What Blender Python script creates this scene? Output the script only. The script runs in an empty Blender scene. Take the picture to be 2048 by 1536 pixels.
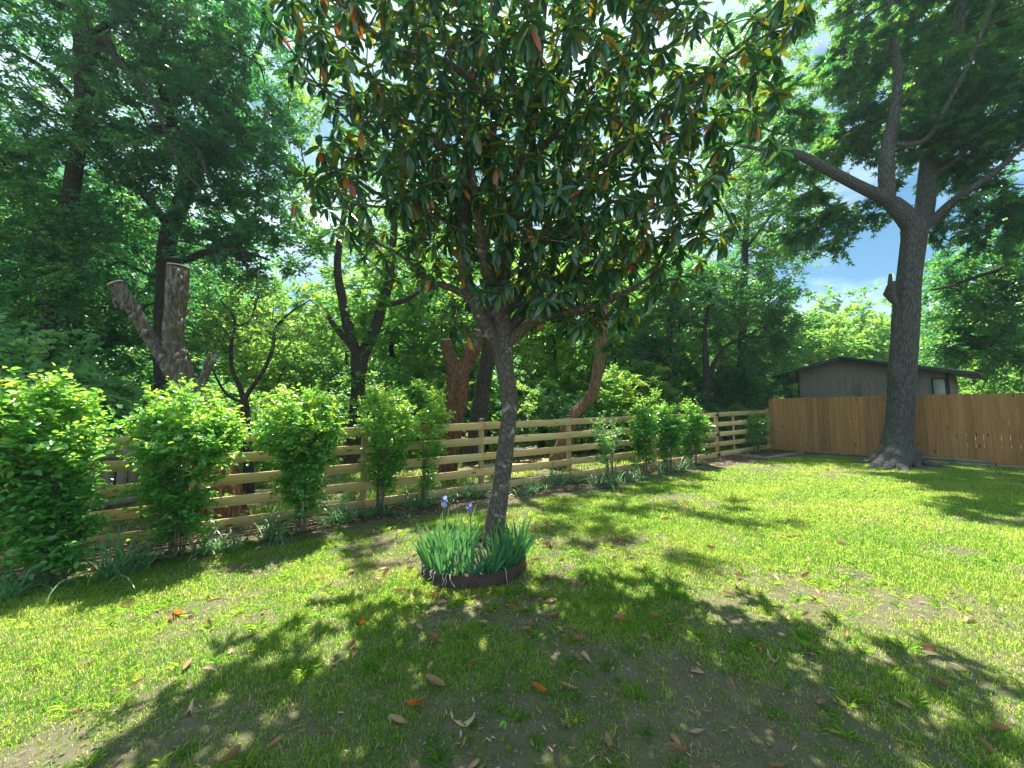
import bpy, math, random
import numpy as np
from mathutils import Vector, Matrix

# ------------------------------------------------------------------ scene, camera, light
S = bpy.context.scene
COL = S.collection
FPX = 769.0; HOR = 828.0; CAMZ = 1.715
PITCH = math.atan((HOR - 768.0) / FPX)
cam_d = bpy.data.cameras.new('camera'); cam = bpy.data.objects.new('camera', cam_d); COL.objects.link(cam)
cam.location = (0, 0, CAMZ); cam.rotation_euler = (math.pi / 2 + PITCH, 0, 0)
cam_d.sensor_width = 36.0; cam_d.lens = 36.0 * FPX / 2048.0; cam_d.clip_start = 0.05; cam_d.clip_end = 2000
S.camera = cam

SUN_EL = 66.0; SUN_AZ = -6.0      # azimuth measured from +Y (view direction) towards +X
W = bpy.data.worlds.new("World"); S.world = W; W.use_nodes = True
nt = W.node_tree; nt.nodes.clear()
wo = nt.nodes.new('ShaderNodeOutputWorld'); bg = nt.nodes.new('ShaderNodeBackground')
sky = nt.nodes.new('ShaderNodeTexSky'); sky.sky_type = 'NISHITA'; sky.sun_disc = False
sky.sun_elevation = math.radians(SUN_EL); sky.sun_rotation = math.radians(SUN_AZ)
sky.air_density = 1.0; sky.dust_density = 1.0; sky.ozone_density = 1.2
tc = nt.nodes.new('ShaderNodeTexCoord'); mp = nt.nodes.new('ShaderNodeMapping'); mp.inputs['Scale'].default_value = (1.0, 1.0, 2.2)
nz = nt.nodes.new('ShaderNodeTexNoise'); nz.inputs['Scale'].default_value = 2.6; nz.inputs['Detail'].default_value = 9; nz.inputs['Roughness'].default_value = .58
nz.inputs['Distortion'].default_value = .35
rp = nt.nodes.new('ShaderNodeValToRGB'); rp.color_ramp.elements[0].position = .38; rp.color_ramp.elements[1].position = .62
rp.color_ramp.elements[0].color = (0, 0, 0, 1); rp.color_ramp.elements[1].color = (1, 1, 1, 1)
mx = nt.nodes.new('ShaderNodeMix'); mx.data_type = 'RGBA'
mx.inputs['B'].default_value = (8.6, 11.0, 12.0, 1)
tint = nt.nodes.new('ShaderNodeMix'); tint.data_type = 'RGBA'; tint.blend_type = 'MULTIPLY'; tint.inputs['Factor'].default_value = 1; tint.inputs['B'].default_value = (.72, 1.10, 1.16, 1)
L = nt.links.new
L(tc.outputs['Generated'], mp.inputs['Vector']); L(mp.outputs['Vector'], nz.inputs['Vector']); L(nz.outputs['Fac'], rp.inputs['Fac'])
L(rp.outputs['Color'], mx.inputs['Factor']); L(sky.outputs['Color'], tint.inputs['A']); L(tint.outputs['Result'], mx.inputs['A']); L(mx.outputs['Result'], bg.inputs['Color'])
L(bg.outputs['Background'], wo.inputs['Surface']); bg.inputs['Strength'].default_value = 0.05

sd = bpy.data.lights.new('sun', 'SUN'); sun = bpy.data.objects.new('sun', sd); COL.objects.link(sun)
sd.energy = 5.0; sd.angle = math.radians(0.5); sd.color = (1.0, 0.95, 0.85)
_a, _e = math.radians(SUN_AZ), math.radians(SUN_EL)
sdir = Vector((math.sin(_a) * math.cos(_e), math.cos(_a) * math.cos(_e), math.sin(_e)))
sun.rotation_euler = sdir.to_track_quat('Z', 'Y').to_euler(); sun.location = (0, 6, 25)

S.render.engine = 'CYCLES'
S.view_settings.view_transform = 'Standard'; S.view_settings.look = 'None'
S.view_settings.exposure = 1.45; S.view_settings.gamma = 1.0
S.cycles.max_bounces = 7; S.cycles.diffuse_bounces = 4; S.cycles.transmission_bounces = 4; S.cycles.glossy_bounces = 2
S.cycles.sample_clamp_indirect = 6.0
S.cycles.use_denoising = True

# ------------------------------------------------------------------ helpers
rng = np.random.default_rng(7)
random.seed(7)
FW = np.array([0, math.cos(PITCH), math.sin(PITCH)]); UP = np.array([0, -math.sin(PITCH), math.cos(PITCH)])
C0 = np.array([0, 0, CAMZ])

def P(px, py, d):
    return C0 + d * (FW + np.array([1.0, 0, 0]) * ((px - 1024) / FPX) + UP * ((768 - py) / FPX))

FA = np.array([0.0, 8.16]); FU = np.array([1.0, 0.616]); FU /= np.linalg.norm(FU); FN = np.array([-FU[1], FU[0]])  # rail fence line, normal = away

def fence_off(x, y):
    return (x - FA[0]) * FN[0] + (y - FA[1]) * FN[1]

def _soft(y):
    return np.where(y < 14, y, 14 + (y - 14) * 0.35)

def G(x, y):
    x = np.asarray(x, float); y = np.asarray(y, float)
    xs = np.clip(x, -40, 16)
    z = 0.0169 * xs + 0.0207 * _soft(y)
    f = np.clip(fence_off(x, y) - 1.0, 0, 30)
    z = z - 0.020 * np.minimum(f, 10)
    z = z + 0.012 * np.sin(x * 1.7 + .6 * y) * np.cos(y * 1.3 - .4 * x)
    return z

def GP(px, py):
    """ground point seen at a pixel"""
    dr = FW + np.array([1.0, 0, 0]) * ((px - 1024) / FPX) + UP * ((768 - py) / FPX)
    lo, hi = 0.5, 60.0
    for _ in range(50):
        m = (lo + hi) / 2; p = C0 + dr * m
        if p[2] > float(G(p[0], p[1])): lo = m
        else: hi = m
    p = C0 + dr * lo; p[2] = float(G(p[0], p[1])); return p

def depth_of(p): return float(np.dot(np.asarray(p) - C0, FW))

def vnoise(x, y, s, seed=0):
    r = np.random.default_rng(seed).random((64, 64))
    x = np.asarray(x) / s; y = np.asarray(y) / s
    xi = np.floor(x).astype(int); yi = np.floor(y).astype(int); fx = x - xi; fy = y - yi
    fx = fx * fx * (3 - 2 * fx); fy = fy * fy * (3 - 2 * fy)
    a = r[xi % 64, yi % 64]; b = r[(xi + 1) % 64, yi % 64]; c = r[xi % 64, (yi + 1) % 64]; d = r[(xi + 1) % 64, (yi + 1) % 64]
    return (a * (1 - fx) + b * fx) * (1 - fy) + (c * (1 - fx) + d * fx) * fy

def norm(v): return v / np.maximum(np.linalg.norm(v, axis=-1, keepdims=True), 1e-9)

class MB:
    """collects geometry, becomes one mesh object"""
    def __init__(s): s.V = []; s.L = []; s.N = []; s.A = []; s.n = 0; s.fm = []
    def add(s, V, faces, rnd=0.5, mi=0):
        V = np.asarray(V, float); faces = np.asarray(faces, int)
        s.V.append(V); s.L.append((faces + s.n).ravel()); s.N.append(np.full(len(faces), faces.shape[1]))
        r = np.asarray(rnd, float)
        s.A.append(np.full(len(V), float(r)) if r.ndim == 0 else r); s.n += len(V)
        s.fm.append(np.full(len(faces), mi))
    def box(s, c, size, ax=None, rnd=0.5, mi=0):
        hx, hy, hz = [k / 2 for k in size]
        v = np.array([[x, y, z] for x in (-hx, hx) for y in (-hy, hy) for z in (-hz, hz)])
        if ax is not None: v = v @ np.asarray(ax)
        f = [[0, 1, 3, 2], [4, 6, 7, 5], [0, 4, 5, 1], [2, 3, 7, 6], [0, 2, 6, 4], [1, 5, 7, 3]]
        s.add(v + np.asarray(c), f, rnd, mi)
    def tube(s, pts, rad, k=8, noise=0.0, freq=3.0, cap=True, seed=0, flute=0.0, rnd=0.5, mi=0):
        pts = np.asarray(pts, float); rad = np.asarray(rad, float) * np.ones(len(pts)); n = len(pts)
        t = np.gradient(pts, axis=0); t = norm(t)
        u = np.cross(t[0], [0.13, 0.97, 0.2]); u /= np.linalg.norm(u)
        ang = np.arange(k) * 2 * math.pi / k; R = []
        r_ = np.random.default_rng(seed); ph = r_.random(6) * 6.28
        arc = np.concatenate([[0], np.cumsum(np.linalg.norm(np.diff(pts, axis=0), axis=1))])
        for i in range(n):
            u = u - t[i] * np.dot(u, t[i]); u /= max(np.linalg.norm(u), 1e-9); w = np.cross(t[i], u)
            rr = rad[i] * np.ones(k)
            if noise:
                rr = rr * (1 + noise * (np.sin(2 * ang + ph[0] + arc[i] * freq * .7) * .5 + np.sin(3 * ang + ph[1] - arc[i] * freq) * .35 + np.sin(5 * ang + ph[2] + arc[i] * freq * 1.9) * .3
                                        + np.sin(arc[i] * freq * 2.3 + ph[3]) * .3) + noise * .25 * (r_.random(k) - .5))
            if flute: rr = rr * (1 + flute * np.sin(9 * ang + ph[4] + arc[i] * .8) * .5 + flute * np.sin(14 * ang + ph[5]) * .35)
            R.append(pts[i] + np.outer(np.cos(ang) * rr, u) + np.outer(np.sin(ang) * rr, w))
        V = np.concatenate(R); a = np.arange(k); b = (a + 1) % k; F = []
        for i in range(n - 1): F.append(np.stack([i * k + a, i * k + b, (i + 1) * k + b, (i + 1) * k + a], 1))
        s.add(V, np.concatenate(F), rnd, mi)
        if cap:
            for ring, pt, fl in ((R[0], pts[0], 1), (R[-1], pts[-1], 0)):
                V = np.concatenate([ring, pt[None]]); f = np.stack([a, b, np.full(k, k)], 1)
                s.add(V, f[:, ::-1] if fl else f, rnd, mi)
    def build(s, name, mats, parent=None, smooth=False, loc=None):
        me = bpy.data.meshes.new(name)
        V = np.concatenate(s.V); Lp = np.concatenate(s.L); N = np.concatenate(s.N)
        if loc is not None: V = V - np.asarray(loc)
        me.vertices.add(len(V)); me.vertices.foreach_set('co', V.astype(np.float32).ravel())
        me.loops.add(len(Lp)); me.loops.foreach_set('vertex_index', Lp.astype(np.int32))
        me.polygons.add(len(N)); st = np.concatenate([[0], np.cumsum(N)[:-1]])
        me.polygons.foreach_set('loop_start', st.astype(np.int32))
        try: me.polygons.foreach_set('loop_total', N.astype(np.int32))
        except Exception: pass
        if smooth: me.polygons.foreach_set('use_smooth', np.ones(len(N), bool))
        if not isinstance(mats, (list, tuple)): mats = [mats]
        for m in mats: me.materials.append(m)
        if len(mats) > 1: me.polygons.foreach_set('material_index', np.concatenate(s.fm).astype(np.int32))
        at = me.attributes.new('rnd', 'FLOAT', 'POINT'); at.data.foreach_set('value', np.concatenate(s.A).astype(np.float32))
        me.update(calc_edges=True)
        o = bpy.data.objects.new(name, me); COL.objects.link(o)
        if parent is not None: o.parent = parent
        elif loc is not None: o.location = loc
        return o

def thing(name, label, cat, loc=(0, 0, 0), group=None):
    o = bpy.data.objects.new(name, None); COL.objects.link(o); o.location = loc; o.empty_display_size = .2
    return tag(o, label, cat, group)
def tag(o, label=None, cat=None, group=None, kind=None):
    if label: o['label'] = label
    if cat: o['category'] = cat
    if group: o['group'] = group
    if kind: o['kind'] = kind
    return o
def dup(root, loc=None, rz=0, sc=1, label=None, group=None):
    r = root.copy(); COL.objects.link(r)
    if loc is not None: r.location = loc
    r.rotation_euler = (0, 0, rz); r.scale = (sc, sc, sc) if np.isscalar(sc) else sc
    if label: r['label'] = label
    if group: r['group'] = group
    for ch in list(root.children):
        c = ch.copy(); COL.objects.link(c); c.parent = r
        for g in ch.children:
            d = g.copy(); COL.objects.link(d); d.parent = c
    return r

# ------------------------------------------------------------------ materials
def _mat(name):
    m = bpy.data.materials.new(name); m.use_nodes = True; n = m.node_tree; n.nodes.clear()
    o = n.nodes.new('ShaderNodeOutputMaterial'); return m, n, o
def ramp(n, cols, fac):
    r = n.nodes.new('ShaderNodeValToRGB'); cr = r.color_ramp
    while len(cr.elements) < len(cols): cr.elements.new(0.5)
    for e, (p, c) in zip(cr.elements, cols): e.position = p; e.color = (*c, 1)
    n.links.new(fac, r.inputs['Fac']); return r.outputs['Color']
def mixc(n, fac, a, b, mode='MIX'):
    m = n.nodes.new('ShaderNodeMix'); m.data_type = 'RGBA'; m.blend_type = mode
    for s, v in (('Factor', fac), ('A', a), ('B', b)):
        if hasattr(v, 'links'): n.links.new(v, m.inputs[s])
        elif s == 'Factor': m.inputs[s].default_value = v
        else: m.inputs[s].default_value = (*v, 1)
    return m.outputs['Result']
def noise(n, vec, scale, detail=4, rough=.55, dist=0):
    t = n.nodes.new('ShaderNodeTexNoise'); t.inputs['Scale'].default_value = scale; t.inputs['Detail'].default_value = detail
    t.inputs['Roughness'].default_value = rough; t.inputs['Distortion'].default_value = dist
    n.links.new(vec, t.inputs['Vector']); return t.outputs['Fac']
def coords(n, scale=(1, 1, 1), rot=(0, 0, 0)):
    t = n.nodes.new('ShaderNodeTexCoord'); m = n.nodes.new('ShaderNodeMapping'); m.inputs['Scale'].default_value = scale; m.inputs['Rotation'].default_value = rot
    n.links.new(t.outputs['Object'], m.inputs['Vector']); return m.outputs['Vector']
def attr(n, nm='rnd'):
    a = n.nodes.new('ShaderNodeAttribute'); a.attribute_name = nm; return a.outputs['Fac']

def leaf_mat(name, cols, tcols, trans=.45, rough=.45, spec=.5, back=None):
    m, n, o = _mat(name); a = attr(n)
    c = ramp(n, cols, a); tcl = ramp(n, tcols, a)
    if back is not None:
        g = n.nodes.new('ShaderNodeNewGeometry'); c = mixc(n, g.outputs['Backfacing'], c, ramp(n, back, a))
    b = n.nodes.new('ShaderNodeBsdfPrincipled'); n.links.new(c, b.inputs['Base Color']); b.inputs['Roughness'].default_value = rough
    b.inputs['Specular IOR Level'].default_value = spec
    t = n.nodes.new('ShaderNodeBsdfTranslucent'); n.links.new(tcl, t.inputs['Color'])
    x = n.nodes.new('ShaderNodeMixShader'); x.inputs[0].default_value = trans
    n.links.new(b.outputs[0], x.inputs[1]); n.links.new(t.outputs[0], x.inputs[2]); n.links.new(x.outputs[0], o.inputs['Surface'])
    return m

def bark_mat(name, dark, mid, light, scale=(9, 9, 2.2), bump=.6, patch=None, fine=1.0, thr=.6):
    m, n, o = _mat(name); v = coords(n, scale); v2 = coords(n, (1, 1, 1))
    v3 = n.nodes.new('ShaderNodeTexVoronoi'); v3.inputs['Scale'].default_value = 2.2 * fine; v3.feature = 'DISTANCE_TO_EDGE'
    wv = n.nodes.new('ShaderNodeVectorMath'); wv.operation = 'ADD'
    t = n.nodes.new('ShaderNodeTexNoise'); t.inputs['Scale'].default_value = 2.0; t.inputs['Detail'].default_value = 4; n.links.new(v, t.inputs['Vector'])
    sc = n.nodes.new('ShaderNodeVectorMath'); sc.operation = 'SCALE'; sc.inputs['Scale'].default_value = .55; n.links.new(t.outputs['Color'], sc.inputs[0])
    n.links.new(v, wv.inputs[0]); n.links.new(sc.outputs[0], wv.inputs[1]); n.links.new(wv.outputs[0], v3.inputs['Vector'])
    f1 = noise(n, v, 3.5 * fine, 7, .65); 
    ad = n.nodes.new('ShaderNodeMath'); ad.operation = 'MULTIPLY_ADD'; ad.inputs[1].default_value = 1.3; n.links.new(v3.outputs['Distance'], ad.inputs[0]); 
    h = n.nodes.new('ShaderNodeMath'); h.operation = 'MULTIPLY'; h.inputs[1].default_value = .75; n.links.new(f1, h.inputs[0]); n.links.new(h.outputs[0], ad.inputs[2])
    c = ramp(n, [(.22, dark), (.45, mid), (.75, light)], ad.outputs[0])
    c = mixc(n, noise(n, v2, 2.0, 3), c, mixc(n, 1.0, c, (.7, .68, .64), 'MULTIPLY'))
    if patch:
        f = noise(n, v2, 7.0, 6, .65); fr = ramp(n, [(thr, (0, 0, 0)), (thr + .07, (1, 1, 1))], f); c = mixc(n, fr, c, patch)
    b = n.nodes.new('ShaderNodeBsdfPrincipled'); n.links.new(c, b.inputs['Base Color']); b.inputs['Roughness'].default_value = .9; b.inputs['Specular IOR Level'].default_value = .25
    bp = n.nodes.new('ShaderNodeBump'); bp.inputs['Strength'].default_value = bump; bp.inputs['Distance'].default_value = .03
    n.links.new(ad.outputs[0], bp.inputs['Height']); n.links.new(bp.outputs[0], b.inputs['Normal'])
    n.links.new(b.outputs[0], o.inputs['Surface']); return m

def wood_mat(name, dark, light, axis='x', rough=.7, knots=True, weather=None, gs=1.0, spread=.5):
    """axis = direction of the grain in object space"""
    m, n, o = _mat(name)
    s = {'x': (1.2, 22, 22), 'z': (22, 22, 1.2), 'y': (22, 1.2, 22)}[axis]; v = coords(n, tuple(k * gs for k in s))
    a = attr(n); am = n.nodes.new('ShaderNodeMath'); am.operation = 'MULTIPLY'; am.inputs[1].default_value = 37.0; n.links.new(a, am.inputs[0])
    cv = n.nodes.new('ShaderNodeCombineXYZ'); [n.links.new(am.outputs[0], cv.inputs[k]) for k in range(3)]
    av = n.nodes.new('ShaderNodeVectorMath'); av.operation = 'ADD'; n.links.new(v, av.inputs[0]); n.links.new(cv.outputs[0], av.inputs[1])
    f = noise(n, av.outputs[0], 1.0, 5, .6, .6); c = ramp(n, [(.3, dark), (.7, light)], f)
    tone = ramp(n, [(0, tuple(1 - spread * .6 * k for k in (1, 1.1, 1.2))), (.5, (1, 1, 1)), (1, (1 - spread * .1, 1 - spread * .35, 1 - spread * .5))], a)
    c = mixc(n, 1.0, c, tone, 'MULTIPLY')
    if knots:
        s2 = {'x': (2.6, 9, 9), 'z': (8, 8, 3.0), 'y': (9, 2.6, 9)}[axis]; v2 = coords(n, s2)
        av2 = n.nodes.new('ShaderNodeVectorMath'); av2.operation = 'ADD'; n.links.new(v2, av2.inputs[0]); n.links.new(cv.outputs[0], av2.inputs[1])
        vo = n.nodes.new('ShaderNodeTexVoronoi'); vo.inputs['Scale'].default_value = .8; n.links.new(av2.outputs[0], vo.inputs['Vector'])
        kf = ramp(n, [(.08, (1, 1, 1)), (.15, (0, 0, 0))], vo.outputs['Distance'])
        c = mixc(n, kf, c, tuple(k * .28 for k in dark))
    if weather:
        wf = ramp(n, [(.45, (0, 0, 0)), (.7, (1, 1, 1))], noise(n, coords(n, (1, 1, 1)), 2.5, 5)); c = mixc(n, wf, c, weather)
    b = n.nodes.new('ShaderNodeBsdfPrincipled'); n.links.new(c, b.inputs['Base Color']); b.inputs['Roughness'].default_value = rough; b.inputs['Specular IOR Level'].default_value = .3
    bp = n.nodes.new('ShaderNodeBump'); bp.inputs['Strength'].default_value = .25; bp.inputs['Distance'].default_value = .01
    n.links.new(f, bp.inputs['Height']); n.links.new(bp.outputs[0], b.inputs['Normal']); n.links.new(b.outputs[0], o.inputs['Surface']); return m

def plain_mat(name, c1, c2, scale=6, rough=.6, metal=0, bump=.1, spec=.4):
    m, n, o = _mat(name); v = coords(n); f = noise(n, v, scale, 6, .6); c = ramp(n, [(.35, c1), (.65, c2)], f)
    b = n.nodes.new('ShaderNodeBsdfPrincipled'); n.links.new(c, b.inputs['Base Color']); b.inputs['Roughness'].default_value = rough; b.inputs['Metallic'].default_value = metal
    b.inputs['Specular IOR Level'].default_value = spec
    bp = n.nodes.new('ShaderNodeBump'); bp.inputs['Strength'].default_value = bump; bp.inputs['Distance'].default_value = .01
    n.links.new(f, bp.inputs['Height']); n.links.new(bp.outputs[0], b.inputs['Normal']); n.links.new(b.outputs[0], o.inputs['Surface']); return m

M = {}
M['magnolia'] = leaf_mat('magnolia_leaf', [(0, (.018, .080, .045)), (.5, (.032, .120, .055)), (.935, (.075, .170, .050)), (.95, (.40, .20, .02)), (.975, (.48, .13, .015)), (1, (.35, .05, .015))],
    [(0, (.04, .20, .05)), (.6, (.08, .28, .04)), (.8, (.30, .46, .02)), (.935, (.62, .62, .02)), (.95, (.95, .55, .04)), (.975, (.95, .28, .03)), (1, (.8, .12, .03))], .24, .22, .9,
    [(0, (.022, .085, .048)), (.6, (.045, .10, .05)), (.85, (.14, .13, .04)), (.935, (.15, .13, .035)), (.95, (.55, .27, .04)), (1, (.5, .15, .04))])
M['magnolia'].node_tree.nodes  # glossy above, brown felt below
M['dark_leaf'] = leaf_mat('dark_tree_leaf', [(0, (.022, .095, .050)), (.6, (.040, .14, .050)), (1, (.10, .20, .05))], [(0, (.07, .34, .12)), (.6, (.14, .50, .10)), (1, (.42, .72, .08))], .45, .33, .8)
M['lobed_leaf'] = leaf_mat('lobed_tree_leaf', [(0, (.016, .080, .048)), (.6, (.030, .12, .048)), (1, (.08, .19, .045))], [(0, (.05, .28, .10)), (.6, (.12, .42, .09)), (1, (.38, .66, .08))], .45, .42, .45)
M['mid_leaf'] = leaf_mat('woodland_leaf', [(0, (.036, .14, .065)), (.5, (.075, .21, .062)), (1, (.16, .30, .065))], [(0, (.13, .44, .12)), (.5, (.28, .62, .10)), (1, (.62, .86, .10))], .5, .45, .4)
M['lime_leaf'] = leaf_mat('lime_leaf', [(0, (.05, .15, .04)), (.5, (.09, .22, .05)), (1, (.17, .31, .06))], [(0, (.20, .50, .10)), (.5, (.36, .66, .10)), (1, (.66, .86, .12))], .55, .45, .4)
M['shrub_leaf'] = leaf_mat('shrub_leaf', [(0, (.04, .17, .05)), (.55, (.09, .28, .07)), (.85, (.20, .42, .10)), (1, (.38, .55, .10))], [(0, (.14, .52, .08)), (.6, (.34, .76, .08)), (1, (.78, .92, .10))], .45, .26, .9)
M['pale_leaf'] = leaf_mat('pale_shrub_leaf', [(0, (.08, .20, .10)), (.6, (.14, .31, .14)), (1, (.24, .43, .14))], [(0, (.20, .54, .16)), (.6, (.36, .70, .18)), (1, (.6, .88, .16))], .42, .35, .5)
M['grass'] = leaf_mat('lawn_blade', [(0, (.020, .095, .016)), (.4, (.055, .17, .022)), (.7, (.17, .28, .035)), (.87, (.42, .42, .11)), (1, (.66, .58, .36))], [(0, (.22, .58, .07)), (.4, (.46, .76, .08)), (.7, (.78, .90, .13)), (.9, (.92, .90, .26)), (1, (.9, .82, .55))], .55, .5, .3)
M['iris_leaf'] = leaf_mat('iris_leaf', [(0, (.04, .14, .085)), (.6, (.07, .21, .12)), (1, (.15, .30, .07))], [(0, (.12, .42, .14)), (.6, (.22, .58, .16)), (1, (.55, .8, .10))], .38, .4, .45)
M['daylily'] = leaf_mat('strap_leaf', [(0, (.08, .20, .10)), (.6, (.15, .31, .16)), (1, (.28, .42, .18))], [(0, (.18, .46, .14)), (.6, (.32, .62, .18)), (1, (.6, .8, .22))], .4, .35, .55)
M['petal'] = leaf_mat('iris_petal', [(0, (.16, .17, .50)), (1, (.42, .46, .78))], [(0, (.2, .2, .6)), (1, (.5, .55, .9))], .35, .6, .2)
M['litter'] = leaf_mat('fallen_leaf_skin', [(0, (.20, .09, .04)), (.35, (.38, .22, .12)), (.7, (.52, .36, .23)), (1, (.60, .48, .34))], [(0, (.3, .12, .05)), (1, (.6, .4, .2))], .2, .5, .4)
M['red_litter'] = leaf_mat('fallen_red_leaf', [(0, (.36, .05, .02)), (1, (.62, .20, .03))], [(0, (.8, .12, .03)), (1, (.95, .45, .05))], .35, .4, .5)
M['green_litter'] = leaf_mat('fallen_green_leaf', [(0, (.15, .38, .05)), (1, (.2, .5, .06))], [(0, (.3, .7, .08)), (1, (.4, .8, .1))], .35, .4, .5)
M['mag_bark'] = bark_mat('magnolia_bark', (.055, .044, .038), (.12, .10, .086), (.19, .165, .145), (8, 8, 5), .5, (.34, .35, .34), 1.2, .58)
M['big_bark'] = bark_mat('ridged_bark', (.03, .028, .027), (.09, .088, .085), (.17, .168, .162), (10, 10, 2.0), 1.0, None)
M['dark_bark'] = bark_mat('woodland_bark', (.02, .017, .014), (.05, .042, .034), (.09, .078, .064), (8, 8, 2.5), .6, None)
M['grey_bark'] = bark_mat('weathered_stump_bark', (.06, .045, .034), (.15, .122, .098), (.25, .215, .18), (7, 7, 1.6), .9, (.27, .27, .255), 1.0, .56)
M['red_bark'] = bark_mat('shredded_red_bark', (.05, .028, .018), (.17, .085, .05), (.30, .17, .11), (11, 11, 1.3), 1.0, None)
M['twist_bark'] = bark_mat('orange_bark', (.06, .038, .024), (.17, .105, .062), (.30, .20, .13), (8, 8, 1.8), .8, None)
M['pine'] = wood_mat('new_pine', (.60, .41, .18), (.80, .61, .31), 'x', .65)
M['pine_post'] = wood_mat('new_pine_post', (.40, .28, .15), (.58, .44, .27), 'z', .7)
M['cedar'] = wood_mat('cedar_picket', (.34, .165, .065), (.49, .27, .11), 'z', .75, True, None, .8, .55)
M['oldwood'] = wood_mat('weathered_picket', (.22, .20, .18), (.42, .39, .35), 'z', .85, False)
M['timber'] = wood_mat('landscape_timber', (.22, .17, .13), (.40, .34, .28), 'x', .85, False, (.16, .15, .12))
M['deckwood'] = wood_mat('deck_plank', (.48, .36, .20), (.64, .50, .31), 'x', .7, False)
M['black'] = plain_mat('black_metal', (.015, .015, .017), (.03, .03, .032), 20, .4, .0, .05)
M['rust'] = plain_mat('rusted_steel', (.035, .022, .018), (.085, .045, .032), 9, .65, .2, .2)
M['stem'] = plain_mat('green_stem', (.06, .14, .04), (.10, .20, .06), 12, .5)
M['stemwood'] = plain_mat('shrub_stem', (.13, .10, .07), (.24, .19, .14), 20, .8)
M['drystring'] = plain_mat('dry_root', (.42, .38, .33), (.62, .57, .50), 14, .8)
M['cutwood'] = plain_mat('cut_end_wood', (.42, .34, .25), (.60, .52, .42), 16, .85)

# ------------------------------------------------------------------ ground
def soil_mat():
    m, n, o = _mat('lawn_soil'); v = coords(n)
    big = noise(n, v, .9, 4, .6); mid = noise(n, v, 7, 6, .65); fine = noise(n, v, 60, 5, .7)
    c = ramp(n, [(.3, (.085, .070, .048)), (.6, (.155, .128, .088)), (.8, (.26, .215, .15))], mid)
    c = mixc(n, ramp(n, [(.45, (0, 0, 0)), (.75, (1, 1, 1))], fine), c, (.20, .17, .13))
    gr = ramp(n, [(.40, (0, 0, 0)), (.58, (1, 1, 1))], noise(n, v, 9, 7, .75))
    c = mixc(n, mixc(n, 1.0, gr, (.42, .42, .42), 'MULTIPLY'), c, (.075, .13, .022))
    vo = n.nodes.new('ShaderNodeTexVoronoi'); vo.inputs['Scale'].default_value = 26; n.links.new(v, vo.inputs['Vector'])
    c = mixc(n, ramp(n, [(.07, (1, 1, 1)), (.11, (0, 0, 0))], vo.outputs['Distance']), c, (.50, .47, .42))
    b = n.nodes.new('ShaderNodeBsdfPrincipled'); n.links.new(c, b.inputs['Base Color']); b.inputs['Roughness'].default_value = .95; b.inputs['Specular IOR Level'].default_value = .15
    ad = n.nodes.new('ShaderNodeMath'); ad.operation = 'MULTIPLY_ADD'; ad.inputs[1].default_value = .35; n.links.new(fine, ad.inputs[0]); n.links.new(mid, ad.inputs[2])
    bp = n.nodes.new('ShaderNodeBump'); bp.inputs['Strength'].default_value = .8; bp.inputs['Distance'].default_value = .03
    n.links.new(ad.outputs[0], bp.inputs['Height']); n.links.new(bp.outputs[0], b.inputs['Normal']); n.links.new(b.outputs[0], o.inputs['Surface']); return m
M['soil'] = soil_mat()
def sheet(name, xs, ys, zoff, m, mask=None):
    X, Y = np.meshgrid(xs, ys, indexing='ij'); Z = G(X, Y) + zoff; nx, ny = X.shape
    V = np.stack([X, Y, Z], -1).reshape(-1, 3); i = np.arange(nx - 1)[:, None] * ny + np.arange(ny - 1)[None]; i = i.ravel()
    F = np.stack([i, i + ny, i + ny + 1, i + 1], 1); b = MB(); b.add(V, F); return b.build(name, m, smooth=True)
gx = np.unique(np.concatenate([np.linspace(-300, -20, 15), np.linspace(-20, 20, 161), np.linspace(20, 300, 15)]))
gy = np.unique(np.concatenate([np.linspace(-60, -6, 8), np.linspace(-6, 30, 145), np.linspace(30, 500, 18)]))
g = sheet('ground', gx, gy, 0, M['soil']); tag(g, 'bare brown lawn soil showing between the grass', 'ground', None, 'structure')

# mulch strip under the hedge along the rail fence
def strip(name, pts, w0, w1, zoff, m):
    pts = np.asarray(pts); t = norm(np.gradient(pts, axis=0)); nn = np.stack([t[:, 1], -t[:, 0]], 1)
    cols = 7; V = []
    for j in range(cols):
        q = pts + nn * (w0 + (w1 - w0) * j / (cols - 1))[:, None]
        bump = .035 * math.sin(math.pi * j / (cols - 1))
        V.append(np.stack([q[:, 0], q[:, 1], G(q[:, 0], q[:, 1]) + zoff + bump], 1))
    V = np.stack(V, 1).reshape(-1, 3); n = len(pts); i = (np.arange(n - 1)[:, None] * cols + np.arange(cols - 1)[None]).ravel()
    b = MB(); b.add(V, np.stack([i, i + cols, i + cols + 1, i + 1], 1)); return b.build(name, m, smooth=True)
tt = np.linspace(-10.5, 9.5, 120); fl = FA + np.outer(tt, FU)
wn = vnoise(tt, tt * 0, .8, 3) * .35
M['mulch'] = plain_mat('dark_mulch', (.05, .038, .028), (.14, .105, .075), 35, .95, 0, .9, .1)
o = strip('hedge_bed', fl, np.full(len(tt), -.35), .62 + wn, .006, M['mulch']); tag(o, 'dark mulched planting strip along the foot of the rail fence', 'garden bed', None, 'structure')

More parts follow.
